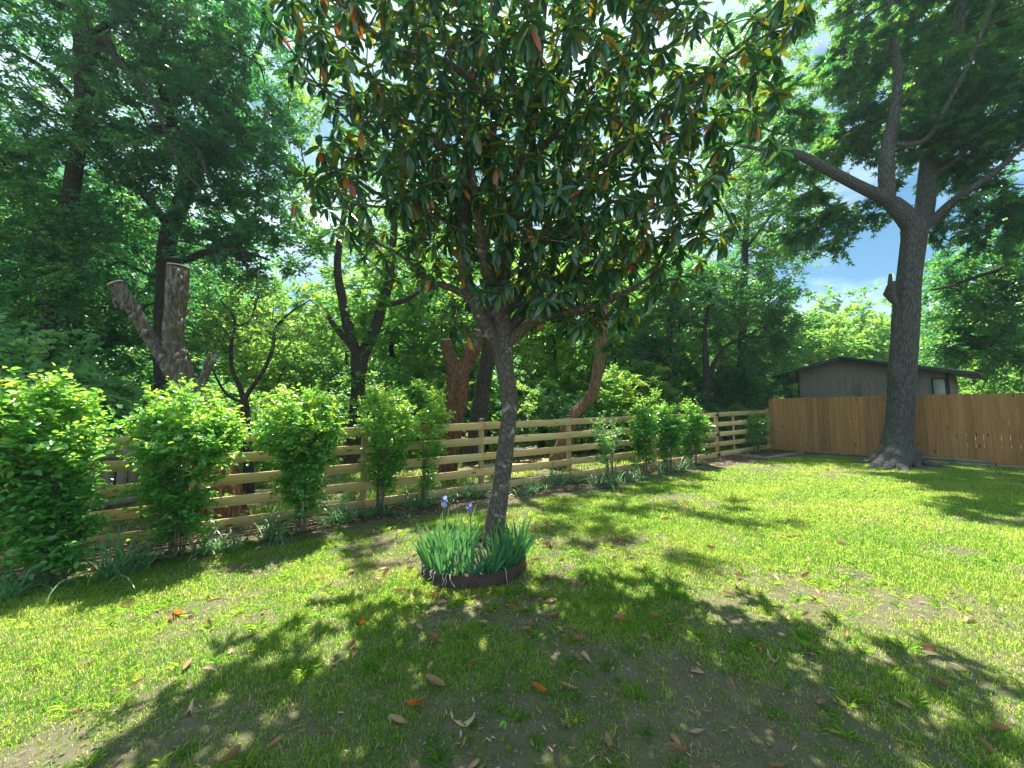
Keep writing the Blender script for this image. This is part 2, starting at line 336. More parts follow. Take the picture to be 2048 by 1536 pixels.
# ------------------------------------------------------------------ leaves
def kite(wd=.5, fold=.12, droop=.12):
    v = np.array([[0, 0, 0], [.45, wd / 2, fold], [1, 0, -droop], [.45, -wd / 2, fold]]); return v, np.array([[0, 1, 2], [0, 2, 3]])[:, ::-1]
def oval(wd=.5, fold=.06, droop=.15):
    v = np.array([[0, 0, 0], [.3, wd / 2, fold], [.7, wd * .42, fold * .3], [1, 0, -droop], [.7, -wd * .42, fold * .3], [.3, -wd / 2, fold]])
    return v, np.array([[0, 3, 2, 1], [0, 5, 4, 3]])
def star(droop=.25):
    V = []; F = []
    for a, l in ((0, 1.0), (48, .82), (-48, .82), (98, .5), (-98, .5)):
        a = math.radians(a); d = np.array([math.cos(a), math.sin(a)]); p = np.array([-d[1], d[0]]); i = len(V)
        c = np.array([.12, 0])
        V += [[*(c - d * .05), 0], [*(c + d * l * .45 - p * .14), .03], [*(c + d * l), -droop * l], [*(c + d * l * .45 + p * .14), .03]]; F += [[i, i + 1, i + 2, i + 3]]
    return np.array(V), np.array(F)
def long_leaf(wd=.34, fold=.10, curl=.25, tipw=.0):
    st = [(0, .12), (.2, .75), (.5, 1.0), (.8, .72), (1, .0)]; V = []
    for t, w in st:
        z = -curl * t * t; V += [[t, wd / 2 * w, z + fold * w * .5], [t, 0, z], [t, -wd / 2 * w, z + fold * w * .5]]
    F = []
    for i in range(4):
        a = i * 3; F += [[a, a + 1, a + 4, a + 3], [a + 1, a + 2, a + 5, a + 4]]
    return np.array(V), np.array(F)[:, ::-1][:, ::-1]
def place(mb, tmpl, pos, d, nrm, size, rnd, mi=0):
    """pos,d,nrm (n,3)"""
    v, f = tmpl; d = norm(d); s = norm(np.cross(nrm, d)); nn = np.cross(d, s)
    size = np.asarray(size) * np.ones(len(pos))
    V = pos[:, None] + size[:, None, None] * (v[None, :, 0:1] * d[:, None] + v[None, :, 1:2] * s[:, None] + v[None, :, 2:3] * nn[:, None])
    n = len(pos); k = len(v); F = (f[None] + (np.arange(n) * k)[:, None, None]).reshape(-1, f.shape[1])
    mb.add(V.reshape(-1, 3), F, np.repeat(rnd, k), mi)

def rdir(n, r=None):
    r = r or rng; v = r.normal(size=(n, 3)); return norm(v)

def sprays(mb_leaf, mb_twig, tips, dirs, nt_, L0, K, size, tmpl, r, droop=.3, spread=.8, rbias=0.0, twig_r=.004, upn=.8, flat=.5, radj=None):
    """leafy twigs bursting from branch tips"""
    n = len(tips) * nt_; o = np.repeat(tips, nt_, 0); d = norm(np.repeat(dirs, nt_, 0) + spread * rdir(n, r) * np.array([1, 1, flat]))
    Ln = L0 * r.uniform(.5, 1.25, n)
    o = o - d * (Ln * .25)[:, None] + r.normal(size=(n, 3)) * L0 * .12
    if mb_twig is not None and twig_r > 0:
        ts = np.array([0, .5, 1.0]); 
        A = o[:, None] + d[:, None] * (ts[None, :, None] * Ln[:, None, None]); A[:, :, 2] -= droop * Ln[:, None] * ts[None] ** 2
        s = norm(np.cross(d, [0, 0, 1.0] + .1 * rdir(n, r))); w = np.cross(s, d); V = []
        for j, rr in enumerate((twig_r, twig_r * .7, twig_r * .3)):
            for a in (0, 2.094, 4.188): V.append(A[:, j] + s * math.cos(a) * rr + w * math.sin(a) * rr)
        V = np.stack(V, 1); F = []
        for j in range(2):
            for a in range(3): F.append([j * 3 + a, j * 3 + (a + 1) % 3, j * 3 + 3 + (a + 1) % 3, j * 3 + 3 + a])
        F = np.array(F); F = (F[None] + (np.arange(n) * 9)[:, None, None]).reshape(-1, 4); mb_twig.add(V.reshape(-1, 3), F, .5)
    t = np.repeat(((np.arange(K) + .6) / K)[None], n, 0) + r.uniform(-.3, .3, (n, K)) / K
    pos = o[:, None] + d[:, None] * (t * Ln[:, None])[..., None]; pos[..., 2] -= droop * Ln[:, None] * t ** 2
    side = norm(np.cross(d, [0, 0, 1.0])); alt = np.where((np.arange(K) % 2) == 0, 1.0, -1.0)
    ld = d[:, None] * .7 + side[:, None] * alt[None, :, None] * .8 + r.normal(size=(n, K, 3)) * .35; ld[..., 2] -= .15
    ld = ld.reshape(-1, 3); nn = norm(np.array([0, 0, 1.0]) * upn + rdir(n * K, r) * .6)
    rb = np.repeat(r.random(n) * .5, K) + r.random(n * K) * .5 + rbias
    if radj is not None: rb = rb + np.repeat(np.repeat(radj, nt_), K)
    place(mb_leaf, tmpl, pos.reshape(-1, 3), ld, nn, size * r.uniform(.6, 1.25, n * K), np.clip(rb, 0, .999))

class Skel:
    def __init__(s): s.p = []; s.par = []; s.fix = []; s.ok = []
    def path(s, pts, rad, start=None, ok=True, sub=4):
        """catmull-rom through points; returns node ids"""
        pts = np.asarray(pts, float); rad = np.asarray(rad, float)
        if start is not None: pts = np.vstack([s.p[start], pts]); rad = np.concatenate([[min(s.fix[start] or rad[0], rad[0] * 1.15)], rad])
        q = np.vstack([2 * pts[0] - pts[1], pts, 2 * pts[-1] - pts[-2]]); ids = []; prev = start
        for i in range(1, len(pts)):
            a, b, c, d = q[i - 1], q[i], q[i + 1], q[i + 2]
            for j in range(sub):
                t = j / sub
                if start is not None and i == 1 and j == 0: ids.append(start); continue
                v = .5 * (2 * b + (c - a) * t + (2 * a - 5 * b + 4 * c - d) * t * t + (3 * b - a - 3 * c + d) * t ** 3)
                s.p.append(v); s.par.append(-1 if prev is None else prev); s.fix.append(rad[i - 1] * (1 - t) + rad[i] * t); s.ok.append(ok); prev = len(s.p) - 1; ids.append(prev)
        s.p.append(pts[-1]); s.par.append(prev); s.fix.append(rad[-1]); s.ok.append(ok); ids.append(len(s.p) - 1)
        return ids
    def near(s, pt):
        return int(np.argmin(np.linalg.norm(np.array(s.p) - np.asarray(pt), axis=1)))
    def grow(s, att, step=.35, r=None, wob=.06, up=.2):
        r = r or rng; c = np.array(s.p).mean(0); P_ = np.array(s.p); dm = np.array([np.min(np.linalg.norm(P_ - a, axis=1)) for a in att])
        tips = []; dirs = []
        buf = np.zeros((len(s.p) + len(att) * 14 + 10, 3)); buf[:len(s.p)] = P_; okb = np.zeros(len(buf), bool); okb[:len(s.p)] = s.ok; n = len(s.p)
        for k in np.argsort(dm):
            a = att[k]; dd = np.linalg.norm(buf[:n] - a, axis=1) + np.where(buf[:n, 2] > a[2], (buf[:n, 2] - a[2]) * .6, 0); dd[~okb[:n]] = 1e9
            i = int(np.argmin(dd)); b = buf[i]; L_ = np.linalg.norm(a - b)
            m = max(1, min(12, int(L_ / step))); par = i
            ctl = (a + b) / 2 + np.array([0, 0, up * L_]) * r.uniform(-.3, 1) + r.normal(size=3) * wob * L_
            for j in range(1, m + 1):
                t = j / m; v = (1 - t) ** 2 * b + 2 * t * (1 - t) * ctl + t * t * a
                if j < m: v = v + r.normal(size=3) * wob * step
                s.p.append(v); s.par.append(par); s.fix.append(None); s.ok.append(True); buf[n] = v; okb[n] = True; par = n; n += 1
            tips.append(a); dirs.append(s.p[-1] - s.p[s.par[-1]])
        return np.array(tips), norm(np.array(dirs))
    def wood(s, mb, tip_r=.006, power=2.3, kbig=14, noise_=.08, freq=2.5, flute=0.0, seed=0, rmin_k=.03, maxr=None):
        n = len(s.p); ch = [[] for _ in range(n)]
        for i, p in enumerate(s.par):
            if p >= 0: ch[p].append(i)
        R = np.zeros(n)
        for i in range(n - 1, -1, -1):
            g_ = [R[c] for c in ch[i]]
            R[i] = max(tip_r, sum(x ** power for x in g_) ** (1 / power)) if g_ else tip_r
            if s.fix[i] is not None: R[i] = s.fix[i]
            elif maxr: R[i] = min(R[i], maxr)
        for i in range(n):
            p = s.par[i]
            if p >= 0 and s.fix[i] is None: R[i] = min(R[i], R[p] * .92 if s.fix[p] is not None else R[p])
        # chains
        done = np.zeros(n, bool)
        main = [max(c, key=lambda q: (R[q] if s.fix[q] is None else R[q] + 10)) if c else -1 for c in ch]
        for i in range(n):
            p = s.par[i]
            if p >= 0 and main[p] == i: continue
            chain = [i]; q = main[i]
            while q >= 0: chain.append(q); q = main[q]
            pts = [s.p[j] for j in chain]; rr = [R[j] for j in chain]
            if p >= 0: pts = [s.p[p]] + pts; rr = [min(R[p], rr[0] * 1.1)] + rr
            if len(pts) < 2: continue
            big = rr[0] > rmin_k * 1.5; k = kbig if rr[0] > .06 else (7 if rr[0] > .02 else 4)
            mb.tube(pts, rr, k, noise_ if big else 0, freq, True, seed + i, flute if rr[0] > .15 else 0)

def ell(n, ells, r, shell=.35, minz=None):
    """sample attractors in ellipsoids given as (centre, (rx,ry,rz), weight)"""
    w = np.array([e[2] for e in ells], float); w /= w.sum(); out = []
    for e, m in zip(ells, r.multinomial(n, w)):
        u = rdir(m, r) * (r.random(m) ** shell)[:, None]; out.append(np.asarray(e[0]) + u * np.asarray(e[1]))
    o_ = np.concatenate(out)
    if minz is not None: o_ = o_[o_[:, 2] > minz]
    return o_
def pe(px, py, d, rx, ry, rd, w=1.0):
    s_ = d / FPX; return (P(px, py, d), (rx * s_, rd, ry * s_), w)

def pw(px, w, d): return w / 2 * d / FPX / math.sqrt(1 + ((px - 1024) / FPX) ** 2)
def pxpath(sk, pts, start=None, **kw):
    """pts (px,py,width_px,depth)"""
    return sk.path([P(a, b, d) for a, b, w, d in pts], [pw(a, w, d) for a, b, w, d in pts], start, **kw)

# ------------------------------------------------------------------ rail fence
FH = 1.37
def fpt(px):   # point on the fence line under a pixel column
    k = (px - 1024) / FPX; # X = k*Yd ; Yd ~ depth
    # intersect ray (k,1) with FA+t*FU  (depth ~ y at horizon level)
    t = (k * FA[1] - FA[0]) / (FU[0] - k * FU[1]); return FA + t * FU, t
p966, t966 = fpt(966); p1140, t1140 = fpt(1140); p733, t733 = fpt(733)
t_gate = fpt(1434)[1]; t_end = fpt(1537)[1]
posts = [t_gate]; 
t = t1140; posts += [(t_gate + t1140) / 2, t1140, t966, t733]
sp = t966 - t733
k = t733
while k > -9.5: k -= 2.35; posts.append(k)
posts = sorted(set(posts))
fence = thing('rail_fence', 'new pale pine fence of five horizontal boards behind the hedge shrubs', 'fence', (*(FA + FU * t966), float(G(*(FA + FU * t966)))))
FL = np.array(fence.location)
fang = math.atan2(FU[1], FU[0])
def ax3(dirx, up=(0, 0, 1)):
    x = np.asarray(dirx, float); x /= np.linalg.norm(x); z = np.asarray(up, float); y = np.cross(z, x); y /= np.linalg.norm(y); z = np.cross(x, y); return np.array([x, y, z])
def oriented(name, m, parent, ctr, size, axes, rnd, extra=None, bev=.004):
    """box mesh in its own object space (long grain axis = x) placed with a matrix"""
    mb = MB(); mb.box((0, 0, 0), size, None, rnd)
    if extra: extra(mb)
    o = mb.build(name, m)
    Mx = Matrix(((axes[0][0], axes[1][0], axes[2][0], ctr[0]), (axes[0][1], axes[1][1], axes[2][1], ctr[1]), (axes[0][2], axes[1][2], axes[2][2], ctr[2]), (0, 0, 0, 1)))
    if parent is not None:
        o.parent = parent; o.matrix_basis = Matrix.Translation(parent.location).inverted() @ Mx
    else: o.matrix_basis = Mx
    if bev:
        b = o.modifiers.new('bevel', 'BEVEL'); b.width = bev; b.segments = 1
    return o
def topz(t):   # height of the top of the fence along its line, follows the photograph's slope
    q = FA + FU * t; return float(G(q[0], q[1])) + .07 + FH
def topz_s(t): # smooth
    a, b = -9.0, 11.0; za, zb = topz(a), topz(b)
    # measured: relative to the eye
    y0, y1 = fpt(0), fpt(1434)
    z0 = CAMZ - (883 - HOR) * y0[0][1] / FPX; z1 = CAMZ + (HOR - 825.5) * y1[0][1] / FPX
    return z0 + (z1 - z0) * (t - y0[1]) / (y1[1] - y0[1])
for i, tp in enumerate(posts):
    q = FA + FU * tp + FN * .066; zt = topz_s(tp) + (.035 if tp != t_gate else .01); zb = float(G(*q)) - .25
    oriented('post', M['pine_post'], fence, (q[0], q[1], (zt + zb) / 2), (.09, .09, zt - zb), ax3((*FU, 0)), rng.random())
    if tp != t_gate:
        mb = MB(); hb = .058
        mb.box((0, 0, .012), (.118, .118, .024)); 
        V = np.array([[-hb, -hb, .024], [hb, -hb, .024], [hb, hb, .024], [-hb, hb, .024], [-.03, -.03, .05], [.03, -.03, .05], [.03, .03, .05], [-.03, .03, .05]])
        mb.add(V, [[0, 1, 5, 4], [1, 2, 6, 5], [2, 3, 7, 6], [3, 0, 4, 7], [4, 5, 6, 7]])
        c = mb.build('post_cap', M['black']); c.parent = fence; c.location = (q[0] - FL[0], q[1] - FL[1], zt - FL[2]); c.rotation_euler = (0, 0, fang)
BH = .142; PIT = (FH - BH) / 4
for j in range(5):
    for i in range(len(posts) - 1):
        a, b = posts[i] + .002, posts[i + 1] - .002
        za = topz_s(a) - BH / 2 - j * PIT; zb = topz_s(b) - BH / 2 - j * PIT
        pa = np.array([*(FA + FU * a), za]); pb = np.array([*(FA + FU * b), zb]); r_ = rng.random()
        jit = rng.normal(size=2) * .005
        d = pb - pa; d[2] += jit[0]; rr = .98 if (j == 2 and abs(posts[i + 1] - t1140) < .01) else r_ * .85
        oriented('rail', M['pine'], fence, (pa + pb) / 2 + np.array([0, 0, jit[1] * .6]), (np.linalg.norm(d), .036, BH), ax3(d), rr)
# gate
gq = FA + FU * t_gate; gate = thing('garden_gate', 'board gate with black strap hinges at the far end of the rail fence', 'gate', (*gq, float(G(*gq))))
for j in range(5):
    a, b = t_gate + .012, t_end - .05; pa = np.array([*(FA + FU * a), topz_s(a) + .015 - BH / 2 - j * PIT]); pb = np.array([*(FA + FU * b), topz_s(b) + .03 - BH / 2 - j * PIT]); d = pb - pa
    oriented('rail', M['pine'], gate, (pa + pb) / 2, (np.linalg.norm(d), .036, BH), ax3(d), rng.random() * .85)
for tq in (t_gate + .95, t_end - .11):
    q = FA + FU * tq + FN * .045; zt = topz_s(tq) + .01
    oriented('upright', M['pine_post'], gate, (q[0], q[1], zt - FH / 2), (.09, .036, FH), ax3((*FU, 0)), rng.random())
for j in (0, 2, 4):
    q = FA + FU * t_gate - FN * .025; zc = topz_s(t_gate) - BH / 2 - j * PIT
    mb = MB(); mb.box((0, 0, 0), (.03, .014, .16)); mb.add([[-.015, -.007, .05], [-.16, -.007, .012], [-.16, -.007, -.012], [-.015, -.007, -.05], [-.015, .005, .05], [-.16, .005, .012], [-.16, .005, -.012], [-.015, .005, -.05]],
        [[0, 1, 2, 3], [4, 7, 6, 5], [0, 4, 5, 1], [3, 2, 6, 7], [1, 5, 6, 2]])
    h = mb.build('hinge', M['black']); h.parent = gate; h.location = np.array([*q, zc]) - np.array(gate.location); h.rotation_euler = (0, 0, fang)

# ------------------------------------------------------------------ privacy fence
PA = FA + FU * t_end; PB = np.array([12.55, 9.42]); PU = (PB - PA) / np.linalg.norm(PB - PA); PN = np.array([-PU[1], PU[0]])  # PN points away from camera
if PN[1] < 0: PN = -PN
pf = thing('privacy_fence', 'tall tan cedar picket fence with dog eared tops behind the big tree', 'fence', (*PA, float(G(*PA))))
PL = np.array(pf.location)
def ptop(s): # top of fence
    za = CAMZ + (HOR - 797) * PA[1] / FPX; zb = CAMZ + (HOR - 785) * PB[1] / FPX; return za + (zb - za) * s / np.linalg.norm(PB - PA)
s0 = 0.0; mb = MB(); i = 0
while s0 < 12.5:
    w = .14 + rng.normal() * .002; q = PA + PU * (s0 + w / 2); zt = ptop(s0) + rng.normal() * .006 - (.02 if (s0 % 2.44) < .1 else 0); zb = float(G(*q)) - .05; th = .016 + rng.random() * .004
    e = .03; h = w / 2 - .0015; off = rng.normal() * .003
    prof = [(-h, zb), (h, zb), (h, zt - e), (h - e * .8, zt), (-h + e * .8, zt), (-h, zt - e)]
    F3 = np.array([[*(q + PU * x + PN * off), z] for x, z in prof]); B3 = F3 + np.array([*(PN * th), 0]); n = 6
    V = np.vstack([F3, B3]) - PL; r_ = rng.random()
    mb.add(V, [[0, 1, 2, 3, 4, 5]], r_); mb.add(V, [[11, 10, 9, 8, 7, 6]], r_)
    mb.add(V, [[k, (k + 6), ((k + 1) % 6 + 6), (k + 1) % 6][::-1] for k in range(6)], r_); s0 += w + (.0025 if rng.random() > .05 else .007); i += 1
mb.build('picket_panel', M['cedar'], pf)
for hgt in (.25, .95, 1.6):
    a = PA + PN * .045; b = PA + PU * 12.3 + PN * .045
    pa = np.array([*a, ptop(0) - 1.85 + hgt]); pb = np.array([*b, ptop(12.3) - 1.85 + hgt]); d = pb - pa
    oriented('backer_rail', M['pine'], pf, (pa + pb) / 2, (np.linalg.norm(d), .036, .085), ax3(d), .5)
for s0 in np.arange(0.08, 12.4, 2.44):
    q = PA + PU * s0 + PN * .11; zb = float(G(*q)) - .3; zt = ptop(s0) - .06 + (.0)
    oriented('post', M['pine_post'], pf, (q[0], q[1], (zt + zb) / 2), (.09, .09, zt - zb), ax3((*PU, 0)), rng.random())
# joint post at the gate end
q = PA - PU * .02 - FU * .02; zt = topz_s(t_end) + .07
tag(oriented('gate_latch_post', M['pine_post'], None, (q[0] - .05, q[1], (zt + float(G(*q))) / 2 - .1), (.09, .09, zt - float(G(*q)) + .2), ax3((*FU, 0)), .3), 'short square post where the gate meets the tall cedar fence', 'post')

# ------------------------------------------------------------------ landscape timbers and corner bed
def timber(a, b, h, label, zo=0.0, w=.09, hh=.085, group=None):
    a = np.array(a[:2]); b = np.array(b[:2]); pa = np.array([*a, float(G(*a)) + h / 2 + zo]); pb = np.array([*b, float(G(*b)) + h / 2 + zo]); d = pb - pa
    o = oriented('landscape_timber', M['timber'], None, (pa + pb) / 2, (np.linalg.norm(d), w, hh), ax3(d), rng.random(), None, .015)
    return tag(o, label, 'timber', group)
bc = GP(1533, 919); bl = GP(1440, 909); br = GP(1607, 907)
timber(bl, bc, .05, 'weathered edging timber of the corner bed, running from the gate post', .01)
timber(bc + np.array([.03, .03, 0]), br, .05, 'weathered edging timber of the corner bed, running towards the cedar fence', .01)
def onP(px, off):
    k = (px - 1024) / FPX; q0 = PA - PN * off; t = (k * q0[1] - q0[0]) / (PU[0] - k * PU[1]); return q0 + PU * t
timber(onP(1640, .30), onP(1700, .30), .08, 'pale timber lying along the cedar fence left of the big tree', .03)
timber(onP(1610, .20), onP(1745, .22), .05, 'dark low timber at the foot of the cedar fence left of the big tree', .0)
timber(onP(1825, .34), onP(1978, .34), .06, 'lower of two stacked timbers right of the big tree', 0)
timber(onP(1822, .33), onP(1972, .33), .06, 'upper of two stacked timbers right of the big tree', .088)
timber(onP(1980, .3), onP(2100, .28), .06, 'dark edging timber at the right end of the cedar fence', .0)
# bed soil
mb = MB(); quad = np.array([bl[:2], bc[:2], br[:2], PA + PU * 1.3 - PN * .02, PA - PN * .02, FA + FU * (t_gate + .1)])
ctr = quad.mean(0); V = [[*ctr, float(G(*ctr)) + .06]] + [[*q, float(G(*q)) + .02] for q in quad]; mb.add(V, [[0, k + 1, (k + 1) % 6 + 1] for k in range(6)])
o = mb.build('corner_bed', M['mulch'], None, True); tag(o, 'dark soil of the corner bed in front of the gate', 'garden bed', None, 'structure')
mb = MB(); n_ = 30; ss = np.linspace(1.2, 12, n_); cols = []
for off, zz in ((.02, .03), (.18, .07), (.36, .012)):
    q = PA + np.outer(ss, PU) - PN * off; cols.append(np.column_stack([q, G(q[:, 0], q[:, 1]) + zz]))
V = np.stack(cols, 1).reshape(-1, 3); i = (np.arange(n_ - 1)[:, None] * 3 + np.arange(2)[None]).ravel(); mb.add(V, np.stack([i, i + 1, i + 4, i + 3], 1))
tag(mb.build('fence_foot_bed', M['mulch'], None, True), 'bare dark soil at the foot of the cedar fence', 'garden bed', None, 'structure')

# ------------------------------------------------------------------ shed
SO = PA + PN * 2.45; SL = lambda t, off=0: SO + PU * t + PN * off
shed = thing('garden_shed', 'low brown shed with grooved siding and a shallow gable roof beyond the cedar fence', 'shed', (*SL(2.2), float(G(*SL(2.2)))))
SL0 = np.array(shed.location)
tl = fpt(0)[1]
def hit(px):
    k = (px - 1024) / FPX; return (k * SO[1] - SO[0]) / (PU[0] - k * PU[1])
tL, tR, tM = hit(1600), hit(1897), hit(1690); eL, eR = hit(1555), hit(1962)
def zs(py, t): return CAMZ + (HOR - py) * SL(t)[1] / FPX
zM = zs(716, tM); zeL = zs(756, eL); zeR = zs(748, eR)
def roofz(t): return zeL + (zM - zeL) * (t - eL) / (tM - eL) if t < tM else zM + (zeR - zM) * (t - tM) / (eR - tM)
def siding_mat():
    m, n, o = _mat('grooved_siding'); v = coords(n, (3, 3, .6)); f = noise(n, v, 4, 6, .6)
    c = ramp(n, [(.3, (.20, .17, .14)), (.7, (.26, .225, .19))], f)
    b = n.nodes.new('ShaderNodeBsdfPrincipled'); n.links.new(c, b.inputs['Base Color']); b.inputs['Roughness'].default_value = .85; n.links.new(b.outputs[0], o.inputs['Surface']); return m
M['siding'] = siding_mat(); M['trim'] = plain_mat('dark_trim', (.03, .038, .034), (.05, .06, .052), 8, .7)
M['shingle'] = plain_mat('grey_shingles', (.16, .16, .165), (.34, .34, .35), 24, .9, 0, .6)
M['board_white'] = plain_mat('white_board', (.36, .37, .36), (.45, .45, .44), 6, .8)
mb = MB(); zb = float(G(*SL(2))) - .3; t = tL
D3 = 3.2
while t < tR - .01:   # vertical siding strips separated by grooves
    t2 = min(t + .205, tR); 
    for a, b, off in ((t, t2 - .014, 0), (t2 - .014, t2, .012)):
        seg = [a, b] if not (a < tM < b) else [a, tM, b]
        for k in range(len(seg) - 1):
            A_, B_ = SL(seg[k], off), SL(seg[k + 1], off)
            mb.add(np.array([[*A_, zb], [*B_, zb], [*B_, roofz(seg[k + 1]) - .05], [*A_, roofz(seg[k]) - .05]]) - SL0, [[0, 1, 2, 3]])
    A_, B_ = SL(t2 - .014, 0), SL(t2 - .014, .012); mb.add(np.array([[*A_, zb], [*B_, zb], [*B_, 3.0], [*A_, 3.0]]) - SL0, [[0, 1, 2, 3]])
    t = t2
for t_ in (tL, tR):
    A_, B_ = SL(t_), SL(t_, D3); z_ = roofz(t_) - .05; mb.add(np.array([[*A_, zb], [*B_, zb], [*B_, z_], [*A_, z_]]) - SL0, [[0, 1, 2, 3]])
A_, B_ = SL(tL, D3), SL(tR, D3); mb.add(np.array([[*A_, zb], [*B_, zb], [*B_, 3.0], [*A_, 3.0]]) - SL0, [[0, 1, 2, 3]])
mb.build('wall', M['siding'], shed)
mb = MB(); mf = MB()
for a, b in ((eL, tM), (tM, eR)):
    for off0, off1, top, bot, target in ((-.42, D3 + .4, .045, .0, mb), (-.455, -.42, .03, -.11, mf)):
        V = []
        for t_ in (a, b):
            for off in (off0, off1):
                for zz in (bot, top): V.append([*SL(t_, off), roofz(t_) + zz])
        target.add(np.array(V) - SL0, [[0, 1, 3, 2], [4, 6, 7, 5], [0, 4, 5, 1], [2, 3, 7, 6], [0, 2, 6, 4], [1, 5, 7, 3]])
mb.build('roof', M['shingle'], shed); mf.build('fascia', M['trim'], shed)
for t_, s_ in ((eL, -1), (eR, 1)):
    p_ = [*(SL(t_ + s_ * .016, 1.6)), roofz(t_) - .035]; oriented('eave_board', M['trim'], shed, p_, (.03, D3 + .8, .12), ax3((*PU, 0)), .5, None, 0)
for t_ in (tL - .015, tR + .015): oriented('corner_board', M['trim'], shed, [*SL(t_, -.012), (zb + roofz(t_) - .08) / 2], (.07, .03, roofz(t_) - .08 - zb), ax3((*PU, 0)), .5, None, 0)
tw0, tw1 = hit(1869), hit(1893); wz1 = zs(758, tw0)
wf = oriented('window', M['trim'], shed, [*SL((tw0 + tw1) / 2, -.02), wz1 - .5], (tw1 - tw0 + .06, .035, 1.04), ax3((*PU, 0)), .5, None, 0)
mb = MB(); mb.box((0, 0, 0), (tw1 - tw0 - .01, .012, .97)); pn = mb.build('pane', M['board_white']); pn.parent = wf; pn.location = (0, -.022, 0)
for k, (px, hp, ln) in enumerate(((1717, 770, .04), (1724, 766, -.02))):
    t_ = hit(px); z1 = zs(hp, t_); q = SL(t_, -.30); q1 = SL(t_ + ln, -.06); pa = np.array([*q, float(G(*q))]); pb = np.array([*q1, z1]); d = pb - pa
    tag(oriented('leaning_board', M['timber'], None, (pa + pb) / 2, (np.linalg.norm(d), .02, .09), ax3(d, (*PN, 0)), .2 + k * .5), ('left' if k == 0 else 'right') + ' one of two brown boards leaning against the shed wall', 'board')

# ------------------------------------------------------------------ old grey picket fence beyond the rail fence, left
ga = GP(60, 1175) ; 
o1 = FA + FU * fpt(-150)[1] + FN * 1.0; o2 = FA + FU * fpt(330)[1] + FN * 2.3
old = thing('old_picket_fence', 'weathered grey picket fence seen between the leftmost hedge shrubs', 'fence', (*o2, float(G(*o2)))); OL = np.array(old.location)
OU = (o1 - o2) / np.linalg.norm(o1 - o2); ON = np.array([OU[1], -OU[0]]); mb = MB(); s0 = 0; olen = np.linalg.norm(o1 - o2)
if np.dot(ON, -o2) < 0: ON = -ON
while s0 < olen:
    w = .135; q = o2 + OU * (s0 + w / 2); zb = float(G(*q)) - .02; zt = zb + 1.38 + rng.normal() * .02
    mb.box(np.array([*q, (zb + zt) / 2]) - OL + rng.normal() * .004, (w - .01, .016, zt - zb), ax3((*OU, 0)), rng.random()); s0 += w + .012
mb.build('picket_panel', M['oldwood'], old)
for hgt in (.3, 1.05):
    pa = np.array([*(o2 + ON * .04), float(G(*o2)) + hgt]); pb = np.array([*(o1 + ON * .04), float(G(*o1)) + hgt]); d = pb - pa
    oriented('backer_rail', M['oldwood'], old, (pa + pb) / 2, (np.linalg.norm(d), .04, .09), ax3(d), .8)
for s0 in (.5, 2.6, 4.8):
    q = o2 + OU * s0 + ON * .1; z0 = float(G(*q)); oriented('post', M['oldwood'], old, (q[0], q[1], z0 + .65), (.09, .09, 1.4), ax3((*OU, 0)), .2)

# ------------------------------------------------------------------ wooden platform and what stands on it
pc = [GP(944, 932), GP(1042, 948), GP(1190, 915), GP(1075, 905)]
pz = float(G(*pc[1][:2])) + .26
cs = [P(943, 929, 10.2), P(1043, 942, 9.9), P(1195, 918, 12.0), P(1085, 911, 12.6)]
cz = np.mean([c[2] for c in cs]); cs = [np.array([c[0], c[1]]) for c in cs]
cs[2] = cs[1] + (cs[2] - cs[1]); cs[3] = cs[0] + (cs[2] - cs[1])
deck = thing('wooden_platform', 'low square plank platform on the ground beyond the rail fence', 'platform', (*cs[1], float(G(*cs[1])))); DL = np.array(deck.location)
e1 = cs[1] - cs[0]; e2 = cs[2] - cs[1]; L1 = np.linalg.norm(e1); L2 = np.linalg.norm(e2); e1 /= L1; e2 /= L2; npk = 14; mb = MB()
for k in range(npk):
    c = cs[0] + e1 * L1 / 2 + e2 * L2 * (k + .5) / npk
    mb.box(np.array([*c, cz]) - DL, (L1, L2 / npk - .008, .035), ax3((*e1, 0)), rng.random())
mb.build('plank_top', M['deckwood'], deck)
for a, b in ((cs[0], cs[1]), (cs[1], cs[2]), (cs[2], cs[3]), (cs[3], cs[0])):
    c = (a + b) / 2; d = b - a; inw = (np.mean(cs, 0) - c); inw /= np.linalg.norm(inw); c = c + inw * .03
    oriented('frame_board', M['deckwood'], deck, (c[0], c[1], cz - .09), (np.linalg.norm(d) - .06, .036, .14), ax3((*d, 0)), .4, None, 0)
# folding lounger frame on the platform
fc = P(1040, 916, 10.9); lo = thing('lounger_frame', 'black bent metal lounger legs standing on the wooden platform', 'lounger', (fc[0], fc[1], cz + .018))
mb = MB(); mb.tube([[-.65, 0, .42], [-.3, 0, .36], [.1, 0, .35], [.5, .0, .42]], [.014] * 4, 6); mb.tube([[-.65, .5, .42], [-.3, .5, .36], [.1, .5, .35], [.5, .5, .42]], [.014] * 4, 6); mb.build('side_rail', M['black'], lo, True)
mb = MB(); mb.add([[-.65, 0, .42], [-.3, 0, .37], [.1, 0, .36], [.5, 0, .42], [-.65, .5, .42], [-.3, .5, .37], [.1, .5, .36], [.5, .5, .42]], [[0, 1, 5, 4], [1, 2, 6, 5], [2, 3, 7, 6]]); mb.build('sling_seat', M['black'], lo)
for x0 in (-.25, .05, .35):
    mb = MB(); mb.tube([[x0, 0, .37], [x0 + .03, 0, .08], [x0 + .1, 0, .015], [x0 + .22, .0, .015], [x0 + .27, 0, .09], [x0 + .25, 0, .37]], [.011] * 6, 6); mb.build('leg', M['black'], lo, True)
